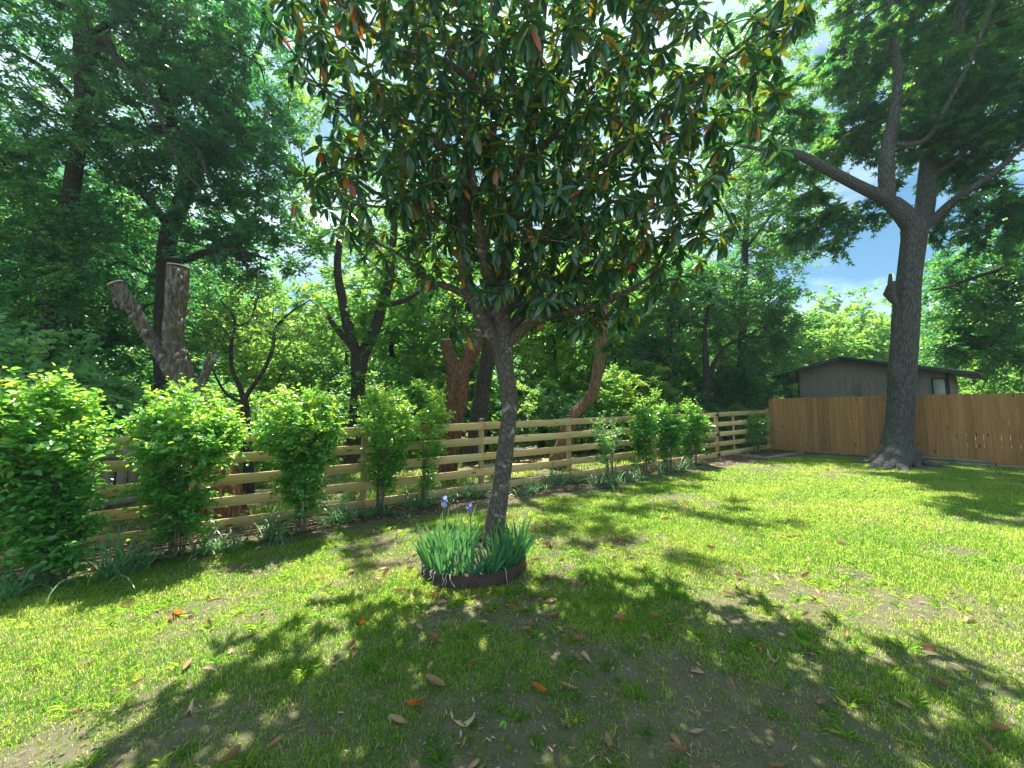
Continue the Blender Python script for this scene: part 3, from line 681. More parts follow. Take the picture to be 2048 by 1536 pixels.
# small pale blue chair-like ornament beyond, seen under the second board
M['paleblue'] = plain_mat('pale_blue_paint', (.35, .5, .55), (.5, .64, .68), 7, .6)
M['teal'] = plain_mat('teal_plastic', (.005, .13, .16), (.01, .18, .21), 5, .4)
b0 = GP(1057, 901); pb_ = thing('garden_chair', 'small pale blue garden chair far beyond the platform', 'chair', (*b0[:2], b0[2]))
mb = MB(); mb.box((0, 0, .4), (.5, .5, .03)); mb.build('seat', M['paleblue'], pb_)
mb = MB()
for k in range(5): mb.box((-.2 + k * .1, .25, .7), (.08, .02, .6 + .08 * (2 - abs(k - 2))))
mb.build('backrest', M['paleblue'], pb_)
for x, y in ((-.22, -.22), (.22, -.22), (-.22, .22), (.22, .22)): mb = MB(); mb.box((x, y, .193), (.04, .04, .385)); mb.build('leg', M['paleblue'], pb_)
# roll-up: blue-white car-like metal ladder behind the gate
M['alu'] = plain_mat('bare_aluminium', (.5, .55, .6), (.66, .7, .74), 9, .3, .9, .02)
l0 = P(1478, 826, 15.5); l1 = P(1535, 838, 15.0); lad = thing('metal_ladder', 'silver ladder lying propped behind the gate', 'ladder', tuple(l0)); LL = np.array(l0)
d = l1 - l0; dn = d / np.linalg.norm(d); off = np.array([0.1, .25, .22])
for o_ in (np.zeros(3), off):
    mb = MB(); mb.tube([o_, o_ + d * 1.3], [.03, .03], 8); mb.build('side_rail', M['alu'], lad, True)
for k in np.linspace(.1, 1.2, 6): mb = MB(); mb.tube([dn * np.linalg.norm(d) * k, off + dn * np.linalg.norm(d) * k], [.015, .015], 6); mb.build('rung', M['alu'], lad, True)
g_ = float(G(l0[0], l0[1])); mb = MB(); mb.box(np.array([.0, .1, (g_ - LL[2]) / 2]), (.06, .06, LL[2] - g_)); mb.build('prop', M['pine_post'], lad); mb = MB(); mb.box(d * 1.2 + np.array([0, .1, (g_ - LL[2] - d[2]) / 2 - .02]), (.06, .06, LL[2] + d[2] - g_)); mb.build('prop', M['pine_post'], lad)

# ------------------------------------------------------------------ trees
def tree_obj(name, label, cat, base, sk, bark, crown_mb, leafm, group=None, tip_r=.006, kbig=14, noise_=.08, freq=2.5, flute=0.0, seed=0, twmb=None, maxr=None, trunk_name='trunk', crown_name='crown'):
    root = thing(name, label, cat, tuple(base), group); b = np.array(base)
    mb = twmb or MB(); sk.wood(mb, tip_r, 2.3, kbig, noise_, freq, flute, seed, maxr=maxr)
    t = mb.build(trunk_name, bark, None, True, b); t.parent = root; t.location = (0, 0, 0)
    if crown_mb is not None and crown_mb.n:
        c = crown_mb.build(crown_name, leafm, None, False, b); c.parent = root; c.location = (0, 0, 0)
    return root

# --- magnolia
def build_magnolia():
    r = np.random.default_rng(21); D = 4.3; sk = Skel(); b = GP(986, 1108); D = depth_of(b)
    tr = pxpath(sk, [(980, 1135, 56, D), (985, 1085, 43, D), (993, 1030, 37, D), (1004, 960, 34, D), (1013, 880, 32, D), (1019, 810, 32, D), (1012, 750, 34, D), (1006, 700, 40, D)], ok=False, sub=6)
    top = tr[-1]
    l1 = pxpath(sk, [(972, 650, 30, D - .02), (948, 600, 28, D - .05), (932, 555, 26, D - .05), (925, 490, 25, D - .05), (927, 420, 22, D - .08), (930, 350, 21, D - .1), (950, 310, 19, D - .1), (978, 285, 17, D - .1), (988, 240, 15, D - .1), (975, 160, 12, D - .1), (960, 60, 9, D), (955, -90, 6, D)], top)
    m1 = pxpath(sk, [(1005, 650, 38, D + .02), (985, 580, 28, D), (968, 520, 22, D - .15), (962, 470, 19, D - .25), (950, 390, 14, D - .35), (930, 250, 9, D - .4), (900, 120, 6, D - .5)], top)
    a = sk.near(P(1003, 640, D))
    m2 = pxpath(sk, [(1006, 560, 28, D + .1), (1012, 500, 24, D + .15), (1025, 440, 21, D + .15), (1032, 380, 19, D + .1), (1045, 300, 15, D), (1070, 200, 11, D), (1085, 80, 8, D), (1100, -100, 6, D)], a)
    m3 = pxpath(sk, [(1040, 580, 22, D + .3), (1050, 500, 20, D + .45), (1060, 420, 16, D + .6), (1075, 330, 12, D + .8), (1100, 150, 8, D + 1)], a)
    a = sk.near(P(1004, 690, D))
    r2 = pxpath(sk, [(1036, 668, 24, D), (1070, 640, 20, D - .05), (1130, 626, 17, D - .15), (1200, 606, 15, D - .2), (1262, 580, 11, D - .3), (1292, 560, 7, D - .3)], a)
    r1 = pxpath(sk, [(1035, 640, 24, D + .1), (1065, 595, 20, D + .1), (1120, 555, 14, D + .2), (1200, 520, 10, D + .3), (1300, 500, 6, D + .4)], a)
    r3 = pxpath(sk, [(1110, 400, 13, D - .2), (1200, 330, 12, D - .4), (1300, 250, 10, D - .6), (1400, 160, 8, D - .7), (1500, 90, 6, D - .8), (1590, 35, 4, D - .8)], sk.near(P(1028, 440, D + .15)))
    r4 = pxpath(sk, [(1090, 290, 12, D + .1), (1180, 180, 9, D + .1), (1280, 60, 7, D), (1350, -40, 5, D)], sk.near(P(1045, 320, D)))
    r5 = pxpath(sk, [(1120, 470, 9, D - .3), (1250, 440, 7, D - .5), (1380, 400, 5, D - .5), (1480, 330, 4, D - .4)], sk.near(P(1020, 460, D + .15)))
    q1 = pxpath(sk, [(930, 150, 14, D - .3), (860, 110, 12, D - .5), (790, 95, 10, D - .6), (720, 40, 7, D - .7), (650, -20, 5, D - .7)], sk.near(P(985, 235, D)))
    q2 = pxpath(sk, [(870, 280, 12, D - .2), (800, 240, 9, D - .3), (720, 215, 7, D - .3), (640, 175, 5, D - .4)], sk.near(P(930, 350, D)))
    q3 = pxpath(sk, [(880, 350, 11, D), (830, 310, 8, D), (740, 320, 6, D), (650, 310, 4, D)], sk.near(P(927, 410, D)))
    q4 = pxpath(sk, [(890, 440, 10, D - .1), (820, 420, 7, D - .2), (720, 410, 5, D - .2)], sk.near(P(925, 490, D)))
    q5 = pxpath(sk, [(900, 575, 14, D - .05), (860, 560, 10, D - .1), (800, 510, 7, D - .1), (740, 480, 5, D)], sk.near(P(945, 600, D)))
    E = [pe(1040, 200, D, 400, 260, 1.9, 5), pe(760, 130, D - .2, 200, 180, 1.4, 1.6), pe(1350, 200, D - .2, 240, 200, 1.4, 2.0), pe(1130, 470, D, 330, 140, 1.4, 2.8), pe(820, 430, D, 210, 140, 1.2, 1.5), pe(1090, 620, D, 220, 70, .9, 1.3), pe(1000, -120, D, 420, 160, 1.9, 2.2),
         pe(1560, 60, D - .7, 70, 60, .4, .16), pe(1010, 330, D, 330, 150, 1.7, 2), pe(1230, 480, D - .3, 230, 110, 1.0, .9)]
    att = ell(2600, E, r, .6)
    # keep the open trunk zone below the crown clear, and space the tips
    keep = []
    for p in att:
        d = float(np.dot(p - C0, FW)); 
        if d < 1.7: continue
        px = 1024 + FPX * p[0] / d; py = 768 - FPX * float(np.dot(p - C0, UP)) / d
        lim = np.interp(px, [540, 600, 700, 800, 900, 1000, 1080, 1200, 1330, 1420, 1520, 1600], [250, 450, 525, 610, 665, 610, 655, 700, 620, 555, 430, 110])
        left = np.interp(py, [-300, 0, 130, 330, 450, 600], [430, 500, 540, 580, 620, 760])
        if py > lim - 28 or px < left + 18 or px > 1560 and py > 90: continue
        if keep and np.min(np.linalg.norm(np.array(keep) - p, axis=1)) < (.20 if vnoise(p[0] + 9, p[2] + p[1] * .6, .5, 71) > .36 else .28): continue
        keep.append(p)
    att = np.array(keep + [P(1225, 684, D - .3), P(905, 655, D - .1), P(935, 668, D - .2), P(1600, 25, D - .8), P(585, 405, D - .2), P(640, 60, D - 1.3), P(690, 90, D - 1.5), P(1130, 640, D - .3), P(1195, 645, D - .2), P(1560, 300, D + .1), P(1060, 645, D + .5)])
    tips, dirs = sk.grow(att, .22, r, .05, -.25)
    mb = MB(); n = len(tips)
    out = norm(tips - P(1010, 420, D)); ax = norm(dirs * .6 + out * .5 + np.array([0, 0, .45]) + .35 * rdir(n, r))
    T1 = [long_leaf(.31, .12, .12), long_leaf(.34, .09, .24), long_leaf(.29, .16, .04)]
    ax = norm(ax * .55 + [0, 0, .6]); ph = r.random(n) * 6.28; big = r.uniform(.8, 1.15, n)
    for k in range(14):
        sel = r.random(n) < (.97 if k < 10 else .6); m = sel.sum(); A = ax[sel]; B = tips[sel]; e1 = norm(np.cross(A, [0.3, .9, .1])); e2 = np.cross(A, e1); az = ph[sel] + k * 2.4 + r.normal(size=m) * .25
        u = e1 * np.cos(az)[:, None] + e2 * np.sin(az)[:, None]; el = .55 - k * .15 + r.normal(size=m) * .2
        d = norm(u * np.cos(el)[:, None] + A * np.sin(el)[:, None] + np.array([0, 0, -.34])); nn = norm(A + u * .35 + .22 * rdir(m, r))
        rn = r.random(m) * (.935 if k < 8 else 1.0); rn = np.where((rn > .93) & (r.random(m) < .45), r.random(m) * .9, rn)
        place(mb, T1[k % 3], B + A * (.03 - .009 * k), d, nn, r.uniform(.135, .20, m) * big[sel], rn)
    # folded young leaves pointing out of each rosette
    sel = r.random(n) < .7; m = sel.sum(); place(mb, long_leaf(.16, .5, -.05), tips[sel], norm(ax[sel] + [0, 0, .5]), rdir(m, r), r.uniform(.07, .12, m), r.uniform(.8, .93, m))
    # hanging spent leaves
    sel = r.integers(0, n, 170); place(mb, long_leaf(.42, .08, .1), tips[sel] + [0, 0, -.03], norm(np.array([0, 0, -1.0]) + .45 * rdir(170, r)), rdir(170, r) * [1, 1, .2], r.uniform(.12, .18, 170), r.uniform(.945, .999, 170))
    tree_obj('magnolia_tree', 'glossy leaved magnolia tree growing out of the ring of irises on the lawn', 'tree', b, sk, M['mag_bark'], mb, M['magnolia'], None, .006, 22, .06, 4.0, .04, 5, maxr=.03)
    return b
MAGB = build_magnolia()

# --- big ridged-bark tree on the right
def build_big():
    r = np.random.default_rng(5); sk = Skel(); b = GP(1790, 926); D = depth_of(b)
    tr = pxpath(sk, [(1788, 940, 112, D), (1789, 915, 86, D), (1792, 890, 68, D), (1797, 850, 59, D), (1802, 790, 58, D), (1808, 700, 58, D), (1814, 600, 57, D), (1820, 540, 54, D), (1828, 480, 55, D), (1830, 455, 62, D)], ok=False, sub=6)
    top = tr[-1]
    a1 = pxpath(sk, [(1805, 425, 46, D), (1775, 400, 34, D), (1730, 378, 28, D - .1), (1680, 352, 25, D - .2), (1625, 322, 22, D - .3), (1585, 305, 17, D - .3), (1535, 300, 10, D - .3), (1470, 290, 5, D - .3)], top)
    a2 = pxpath(sk, [(1772, 340, 34, D - .1), (1776, 290, 30, D - .1), (1790, 220, 24, D - .1), (1796, 140, 21, D - .1), (1785, 60, 17, D - .2), (1780, -60, 12, D - .3), (1760, -260, 6, D - .3)], sk.near(P(1778, 402, D)))
    a3 = pxpath(sk, [(1848, 420, 44, D + .2), (1855, 350, 42, D + .4), (1865, 270, 38, D + .6), (1880, 190, 32, D + .6), (1905, 100, 26, D + .6), (1925, 0, 20, D + .6), (1945, -200, 9, D + .6)], top)
    a4 = pxpath(sk, [(1868, 440, 30, D - .1), (1905, 405, 24, D - .4), (1950, 372, 21, D - .7), (2000, 335, 17, D - 1), (2060, 280, 13, D - 1.3), (2180, 200, 8, D - 1.8)], top)
    a5 = pxpath(sk, [(1900, 330, 14, D), (1950, 280, 12, D - .3), (2000, 235, 10, D - .5), (2055, 180, 8, D - .6), (2140, 80, 5, D - 1)], sk.near(P(1858, 350, D + .4)))
    a6 = pxpath(sk, [(1850, 280, 14, D - .4), (1900, 200, 12, D - .9), (1960, 80, 9, D - 1.5), (2010, -80, 6, D - 2)], sk.near(P(1776, 300, D)))
    pxpath(sk, [(1575, 240, 6, D - .3), (1562, 180, 5, D - .3), (1560, 90, 4, D - .3)], sk.near(P(1590, 306, D - .3)))
    E = [pe(1630, 440, D + 1.0, 80, 60, .8, .28), pe(1580, 330, D + 1, 60, 50, .8, .22), pe(1900, 60, D + 1.6, 210, 190, 2.2, 4), pe(2080, 160, D - 1, 200, 210, 2.4, 2.6), pe(1690, 430, D + 1.0, 110, 60, .8, .38), pe(1720, 110, D + .8, 70, 110, 1.2, 1.0), pe(1710, 270, D + 1.0, 70, 40, .8, .3), pe(1560, 240, D - .2, 70, 70, .9, .45),
         pe(2000, 430, D - .3, 110, 70, 1.5, .9), pe(1890, -180, D, 330, 190, 3.0, 3), pe(1700, -120, D - 1, 130, 90, 2, .8), pe(1850, 250, D + 1.3, 110, 120, .8, 1.1), pe(1960, 250, D - .5, 120, 60, 1.6, 1.0)]
    att = ell(560, E, r, .45); tips, dirs = sk.grow(att, .4, r, .06, .05); mb = MB(); tw = MB()
    k = np.clip((np.asarray(tips)[:, 2] - 5) * .03, -.1, .2) + r.uniform(-.2, .25, len(tips))
    sprays(mb, tw, tips, norm(dirs * .7 + [0, 0, -.02]), 7, .75, 11, .165, star(.25), r, .22, .95, 0, .005, .9, .30, k)
    # root flare: buttress roots that leave the trunk low and run out into the lawn
    for (px, py, w, hh, xo, yo) in ((1712, 927, 26, .62, -.20, .0), (1740, 937, 30, .7, -.15, -.14), (1776, 939, 32, .75, -.05, -.2), (1812, 944, 30, .7, .08, -.2), (1850, 938, 30, .62, .18, -.14), (1905, 936, 20, .42, .24, .0)):
        e = GP(px, py); rr = w * D / FPX / 2 * .75; c0 = np.array([b[0] + xo * .7, b[1] + yo * .5, b[2] + hh]); c1 = np.array([b[0] + xo * 1.6, b[1] + yo * 1.5, b[2] + hh * .42]); c2 = np.array([b[0], b[1], 0]) * .35 + e * .65; c2[2] = float(G(c2[0], c2[1])) + rr * .05
        e2 = e + (e - np.array([*b[:2], e[2]])) * .5; e2[2] = float(G(e2[0], e2[1])) - .09; e1 = e.copy(); e1[2] += -.03
        tw.tube([c0, c1, c2, e1, e2], [rr * .6, rr * 1.1, rr * .95, rr * .5, rr * .12], 18, .16, 5, True, int(px), .10)
    # burl on the left side
    bp = P(1785, 588, D - .1); tw.tube([bp + [.1, 0, -.35], bp + [0, 0, -.15], bp + [-.1, 0, .02], bp + [-.02, 0, .2], bp + [.08, 0, .34]], [.03, .10, .13, .10, .03], 14, .15, 6)
    bp = P(1770, 560, D - .2); tw.tube([P(1785, 590, D - .2), P(1780, 565, D - .25), P(1781, 548, D - .25)], [.08, .055, .035], 10, .1, 6)
    bp = P(1786, 748, D - .1); tw.tube([bp + [.1, 0, -.35], bp + [.06, 0, 0], bp + [.15, 0, .4]], [.08, .2, .08], 14, .1, 6)
    return tree_obj('shade_tree', 'massive grey ridged bark tree with spreading limbs in front of the cedar fence', 'tree', b, sk, M['big_bark'], mb, M['lobed_leaf'], None, .012, 34, .05, 1.6, .06, 9, tw, maxr=.09)
build_big()

# --- generic tree from pixel description
def pxtree(name, label, cat, base, trunk, limbs, ells, natt, bark, leafm, lsize, tmpl, seed, nt_=6, L0=.6, K=10, group=None, tip_r=.008, flute=.03, droop=.3, rb=0.0, step=.35, spread=.9, noise_=.09, maxr=None, up=.15, kbig=14):
    r = np.random.default_rng(seed); sk = Skel(); pxpath(sk, trunk, ok=(not limbs), sub=5)
    for pts, at in limbs: pxpath(sk, pts, sk.near(P(*at)))
    for i in range(len(sk.p)): sk.ok[i] = sk.ok[i] or sk.p[i][2] > 2.4
    mb = MB(); tw = MB()
    if natt:
        att = ell(natt, [pe(*e) for e in ells], r, .45); att = att[att[:, 2] > .5]; tips, dirs = sk.grow(att, step, r, .07, up)
        sprays(mb, tw, tips, dirs, nt_, L0, K, lsize, tmpl, r, droop, spread, rb, .004, .7, .45, r.uniform(-.2, .25, len(tips)))
    return tree_obj(name, label, cat, base, sk, bark, mb, leafm, group, tip_r, kbig, noise_, 2.2, flute, seed, tw, maxr=maxr)

# big dark trees, upper left
b = GP(335, 965); 
pxtree('tall_tree', 'tall dark leafy tree rising behind the forked stump', 'tree', P(335, 960, 10.0) * [1, 1, 0] + [0, 0, float(G(*P(335, 960, 10.0)[:2]))],
    [(335, 975, 60, 10.0), (333, 800, 52, 10), (332, 600, 46, 10), (336, 480, 42, 10), (352, 430, 36, 10), (372, 380, 32, 10)],
    [([(362, 300, 26, 9.8), (330, 200, 20, 9.5), (290, 100, 15, 9.2), (250, -40, 10, 9)], (372, 380, 10)), ([(420, 300, 22, 10.2), (470, 200, 16, 10.5), (520, 90, 11, 10.6), (560, -40, 7, 10.6)], (372, 380, 10)),
     ([(370, 520, 18, 9.8), (410, 505, 14, 9.6), (470, 500, 9, 9.4), (540, 520, 5, 9.4)], (334, 530, 10)), ([(280, 380, 20, 10.5), (200, 300, 14, 11), (100, 260, 8, 11.5)], (340, 460, 10)), ([(300, 260, 12, 9), (380, 280, 9, 8.3), (430, 390, 5, 8)], (345, 245, 9.7))],
    [(330, 120, 10, 270, 210, 2.6, 3.4), (230, 430, 10.5, 270, 200, 2.2, 4.2), (480, 470, 10, 105, 110, 1.4, 1.7), (400, 300, 9.5, 170, 130, 2, 2.4), (430, -150, 10, 260, 160, 2.5, 1.4), (100, 560, 11.5, 180, 130, 1.8, 2.6), (290, 590, 12, 160, 80, 1.2, 1.4), (470, 250, 9.5, 110, 130, 1.6, 1.4)],
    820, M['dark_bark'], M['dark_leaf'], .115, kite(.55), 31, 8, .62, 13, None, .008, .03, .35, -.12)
pxtree('tall_tree', 'dark tree with a bulging trunk whose crown fills the top left corner', 'tree', P(120, 960, 8.4) * [1, 1, 0] + [0, 0, float(G(*P(120, 960, 8.4)[:2]))],
    [(60, 1010, 52, 8.9), (75, 800, 46, 8.9), (105, 600, 42, 8.8), (140, 400, 38, 8.6), (162, 250, 34, 8.5), (172, 120, 56, 8.4), (168, 70, 44, 8.4)],
    [([(165, 0, 26, 8.3), (150, -120, 16, 8.2)], (168, 70, 8.4)), ([(210, 80, 24, 8.1), (240, 130, 14, 7.9), (300, 190, 10, 7.7), (360, 330, 6, 7.6), (430, 400, 3, 7.5)], (172, 120, 8.4)), ([(90, 140, 16, 8), (0, 90, 11, 7.6), (-120, 60, 8, 7.4)], (165, 230, 8.4)), ([(260, 40, 14, 8.6), (400, 60, 9, 8.8), (520, 130, 5, 9)], (168, 70, 8.4))],
    [(60, 60, 8.2, 230, 180, 2.2, 3), (30, 330, 8.8, 160, 160, 1.6, 2.2), (300, 40, 8.3, 160, 90, 1.6, 1.4), (-150, 300, 8, 200, 300, 2, 1.5), (440, 90, 9, 110, 110, 1.4, 1.2), (90, 520, 7.9, 150, 190, .8, 2.4), (150, 260, 7.9, 110, 90, .6, 1.2)],
    430, M['dark_bark'], M['dark_leaf'], .105, kite(.55), 32, 8, .6, 12, None, .008, .03, .35, 0.0)

# forked stump, sawn off
def build_stump():
    b = P(440, 1070, 6.1); b[2] = float(G(b[0], b[1])); root = thing('forked_stump', 'tall sawn off forked stump with peeling grey bark behind the second hedge shrub', 'tree stump', tuple(b))
    mb = MB(); D = 6.1
    def tb(pts, k=26, **kw): mb.tube([P(x, y, d) for x, y, w, d in pts], [pw(x, w, d) for x, y, w, d in pts], k, **kw)
    def cr(pts, m=6):
        q = np.array(pts, float); q = np.vstack([2 * q[0] - q[1], q, 2 * q[-1] - q[-2]]); o = []
        for i in range(1, len(q) - 2):
            for j in range(m):
                t = j / m; a, b_, c, d = q[i - 1:i + 3]; o.append(.5 * (2 * b_ + (c - a) * t + (2 * a - 5 * b_ + 4 * c - d) * t * t + (3 * b_ - a - 3 * c + d) * t ** 3))
        o.append(q[-2]); return o
    tb(cr([(446, 1085, 100, 6.1), (440, 1040, 84, 6.1), (430, 960, 60, 6.1), (405, 870, 50, 6.1), (375, 790, 50, 6.1), (352, 730, 62, 6.1), (345, 690, 54, 6.05)]), noise=.10, freq=4, flute=.12, seed=1)
    tb(cr([(346, 720, 52, 6.1), (347, 660, 46, 6.0), (352, 600, 45, 5.95), (356, 534, 46, 5.9)]), noise=.07, freq=5, flute=.08, seed=2)
    tb(cr([(352, 745, 36, 6.1), (318, 700, 34, 6.0), (285, 650, 33, 5.9), (255, 600, 33, 5.75), (232, 570, 35, 5.65)]), noise=.08, freq=5, flute=.08, seed=3)
    tb(cr([(395, 800, 14, 6.1), (405, 750, 10, 6.1), (420, 705, 7, 6.1)], 3), 8, noise=.1, seed=4); tb(cr([(400, 780, 14, 6.1), (420, 735, 12, 6.1), (436, 702, 8, 6.1)], 3), 8, noise=.1, seed=5)
    # ragged bark plates near the tops
    r = np.random.default_rng(3)
    for (x0, y0, x1, y1, n) in ((332, 540, 378, 600, 16), (232, 575, 270, 640, 14), (330, 600, 375, 730, 14), (270, 640, 340, 740, 16)):
        for _ in range(n):
            t = r.random(); px = x0 + (x1 - x0) * r.random(); py = y0 + (y1 - y0) * t
            if x0 in (232, 270): px = x0 + (x1 - x0) * t + r.normal() * 9
            p = P(px, py, 5.78 if x0 != 232 else 5.55); w = r.uniform(.02, .05); h = r.uniform(.06, .16); mb.box(p, (w, .02, h), ax3((1, r.normal() * .3, r.normal() * .15), (r.normal() * .12, r.normal() * .2, 1)))
    t = mb.build('trunk', M['grey_bark'], None, True, b); t.parent = root; t.location = (0, 0, 0)
    for px, py, w, d, dx in ((356, 533, 46, 5.9, (0.03, -.05, 1)), (231, 567, 37, 5.64, (-.45, -.35, .85))):
        mb = MB(); c = P(px, py, d); n_ = np.array(dx, float); n_ /= np.linalg.norm(n_); rr = pw(px, w, d); mb.tube([c - n_ * .004, c + n_ * .012], [rr * 1.06, rr * 1.02], 22, .05)
        e = mb.build('cut_face', M['cutwood'], None, False, b); e.parent = root; e.location = (0, 0, 0)
    # red shredded foot
    mb = MB(); mb.tube([P(444, 1082, 6.02), P(444, 1060, 6.02), P(440, 1010, 6.0), P(436, 960, 6.02), P(432, 930, 6.05)], [.47, .41, .33, .26, .22], 30, .12, 4, True, 8, .22)
    f = mb.build('shredded_foot', M['red_bark'], None, True, b); f.parent = root; f.location = (0, 0, 0); f['label'] = 'flared foot of reddish shredded wood'
build_stump()

def stub_tree(name, label, cat, paths, bark, seed, flute=.12, noise_=.1, k=22, cut=None):
    x, y, w, d = paths[0][0]; b = P(x, y, d); b[2] = float(G(b[0], b[1])); root = thing(name, label, cat, tuple(b)); sk = Skel(); first = True
    for pts in paths:
        if first: pxpath(sk, pts, sub=6); first = False
        else: pxpath(sk, pts[1:], sk.near(P(pts[0][0], pts[0][1], pts[0][3])), sub=6)
    mb = MB(); sk.wood(mb, .02, 2.3, k, noise_, 3.5, flute, seed)
    t = mb.build('trunk', bark, None, True, b); t.parent = root; t.location = (0, 0, 0)
    if cut:
        for (px, py, w, d, n_) in cut:
            mb = MB(); c = P(px, py, d); n_ = norm(np.array(n_, float)); rr = w / 2 * d / FPX; mb.tube([c - n_ * .005, c + n_ * .02], [rr * 1.04, rr], 16, .05); e = mb.build('cut_face', M['cutwood'], None, False, b); e.parent = root; e.location = (0, 0, 0)
    return root
stub_tree('cut_back_tree', 'reddish twin stemmed stump of stringy wood behind the rail fence', 'tree stump',
    [[(886, 1000, 56, 8.9), (892, 960, 40, 8.9), (905, 880, 34, 8.9), (912, 800, 36, 8.9), (915, 755, 46, 8.9)], [(916, 760, 50, 8.9), (902, 725, 26, 8.9), (894, 690, 22, 8.85), (892, 680, 17, 8.85)], [(916, 760, 50, 8.9), (930, 730, 26, 9.0), (945, 700, 28, 9.05), (958, 665, 24, 9.1)]],
    M['red_bark'], 12, .16, .12, 24, [(892, 679, 17, 8.85, (-.1, -.2, 1)), (960, 661, 24, 9.1, (.2, -.2, 1))])
stub_tree('bare_tree', 'crooked bare trunk of orange brown bark leaning right beyond the rail fence', 'tree',
    [[(1118, 935, 48, 10.4), (1126, 900, 34, 10.4), (1135, 860, 26, 10.4), (1146, 832, 22, 10.4), (1168, 808, 20, 10.4), (1187, 785, 24, 10.3), (1192, 762, 21, 10.3), (1197, 735, 23, 10.3), (1203, 700, 20, 10.3), (1205, 660, 20, 10.3), (1210, 600, 15, 10.3)]],
    M['twist_bark'], 14, .12, .13, 20)

pxtree('woodland_tree', 'grey straight tree just right of the twin stemmed stump', 'tree', P(950, 910, 12) * [1, 1, 0] + [0, 0, float(G(*P(950, 910, 12)[:2]))],
    [(945, 935, 52, 12), (952, 880, 36, 12), (962, 800, 33, 12), (974, 720, 30, 12), (985, 620, 25, 12), (1000, 480, 20, 12), (1010, 300, 14, 12)],
    [([(1060, 520, 12, 12.4), (1140, 430, 8, 13)], (990, 580, 12)), ([(930, 420, 12, 12), (860, 300, 8, 12)], (1000, 480, 12))],
    [(1010, 240, 12.5, 260, 260, 2.4, 3), (900, 420, 12.5, 130, 90, 1.6, .8), (1150, 420, 13, 150, 120, 1.5, 1)], 170, M['dark_bark'], M['mid_leaf'], .13, kite(.55), 41, 7, .7, 10)
pxtree('woodland_tree', 'ivy clad tree dividing into a Y above the fourth hedge shrub', 'tree', P(707, 930, 11.4) * [1, 1, 0] + [0, 0, float(G(*P(707, 930, 11.4)[:2]))],
    [(705, 945, 48, 11.4), (708, 900, 34, 11.4), (714, 820, 30, 11.4), (717, 760, 32, 11.4), (720, 715, 36, 11.4)],
    [([(700, 670, 22, 11.3), (685, 600, 18, 11.3), (675, 520, 15, 11.2), (690, 400, 11, 11.2), (680, 260, 8, 11)], (718, 725, 11.4)), ([(745, 670, 24, 11.5), (765, 610, 21, 11.5), (780, 550, 17, 11.5), (790, 440, 13, 11.6), (810, 300, 9, 11.8)], (720, 720, 11.4)),
     ([(675, 660, 13, 11), (655, 630, 11, 10.8)], (700, 700, 11.3)), ([(810, 600, 10, 11.3), (850, 575, 6, 11.2)], (768, 605, 11.5))],
    [(700, 330, 11.5, 170, 180, 2.0, 3), (820, 480, 12, 110, 90, 1.6, 1.2), (640, 490, 11, 90, 70, 1.2, .8), (725, 640, 11.4, 50, 60, .4, .5), (712, 800, 11.3, 26, 90, .3, .5), (770, 580, 11.5, 20, 70, .3, .3)], 230, M['dark_bark'], M['mid_leaf'], .115, kite(.6), 42, 6, .6, 10)
pxtree('bare_twig_tree', 'small tree with crooked grey stems and fine twigs between the second and third hedge shrubs', 'tree', P(497, 985, 8.0) * [1, 1, 0] + [0, 0, float(G(*P(497, 985, 8.0)[:2]))],
    [(497, 1000, 30, 8.0), (497, 930, 20, 8.0), (494, 860, 18, 8.0), (490, 815, 19, 8.0), (488, 800, 16, 8)],
    [([(478, 770, 11, 8), (465, 740, 9, 8), (462, 690, 8, 7.9), (470, 640, 6, 7.9), (440, 600, 4, 7.8)], (488, 800, 8)), ([(500, 780, 11, 8), (525, 745, 9, 8), (545, 700, 8, 8.1), (550, 660, 7, 8.1), (575, 630, 5, 8.1), (620, 600, 3, 8.2)], (488, 800, 8)), ([(455, 790, 7, 7.9), (430, 750, 5, 7.7), (415, 700, 3, 7.6)], (489, 806, 8)),
     ([(500, 640, 5, 8), (520, 580, 3, 8)], (470, 650, 8))],
    [(500, 640, 8, 110, 90, .9, 3), (600, 660, 8.1, 60, 60, .6, 1), (440, 650, 8, 50, 90, .6, 1)], 260, M['dark_bark'], M['mid_leaf'], .06, kite(.5), 43, 3, .28, 5, None, .0045, 0, .1, 0, .18, 1.2, .05, .012)
pxtree('woodland_tree', 'rounded shadowy tree on a slim dark trunk left of its twin by the shed', 'tree', P(1332, 850, 16) * [1, 1, 0] + [0, 0, float(G(*P(1332, 850, 16)[:2]))],
    [(1328, 862, 26, 16), (1330, 800, 17, 16), (1335, 740, 14, 16), (1338, 680, 12, 16), (1345, 600, 9, 16)],
    [([(1310, 710, 7, 15.6), (1270, 705, 4, 15)], (1336, 730, 16))],
    [(1340, 590, 16, 85, 70, 1.8, 2), (1310, 690, 16, 60, 40, 1.4, .8)], 130, M['dark_bark'], M['dark_leaf'], .15, kite(.5), 44, 7, .75, 10)
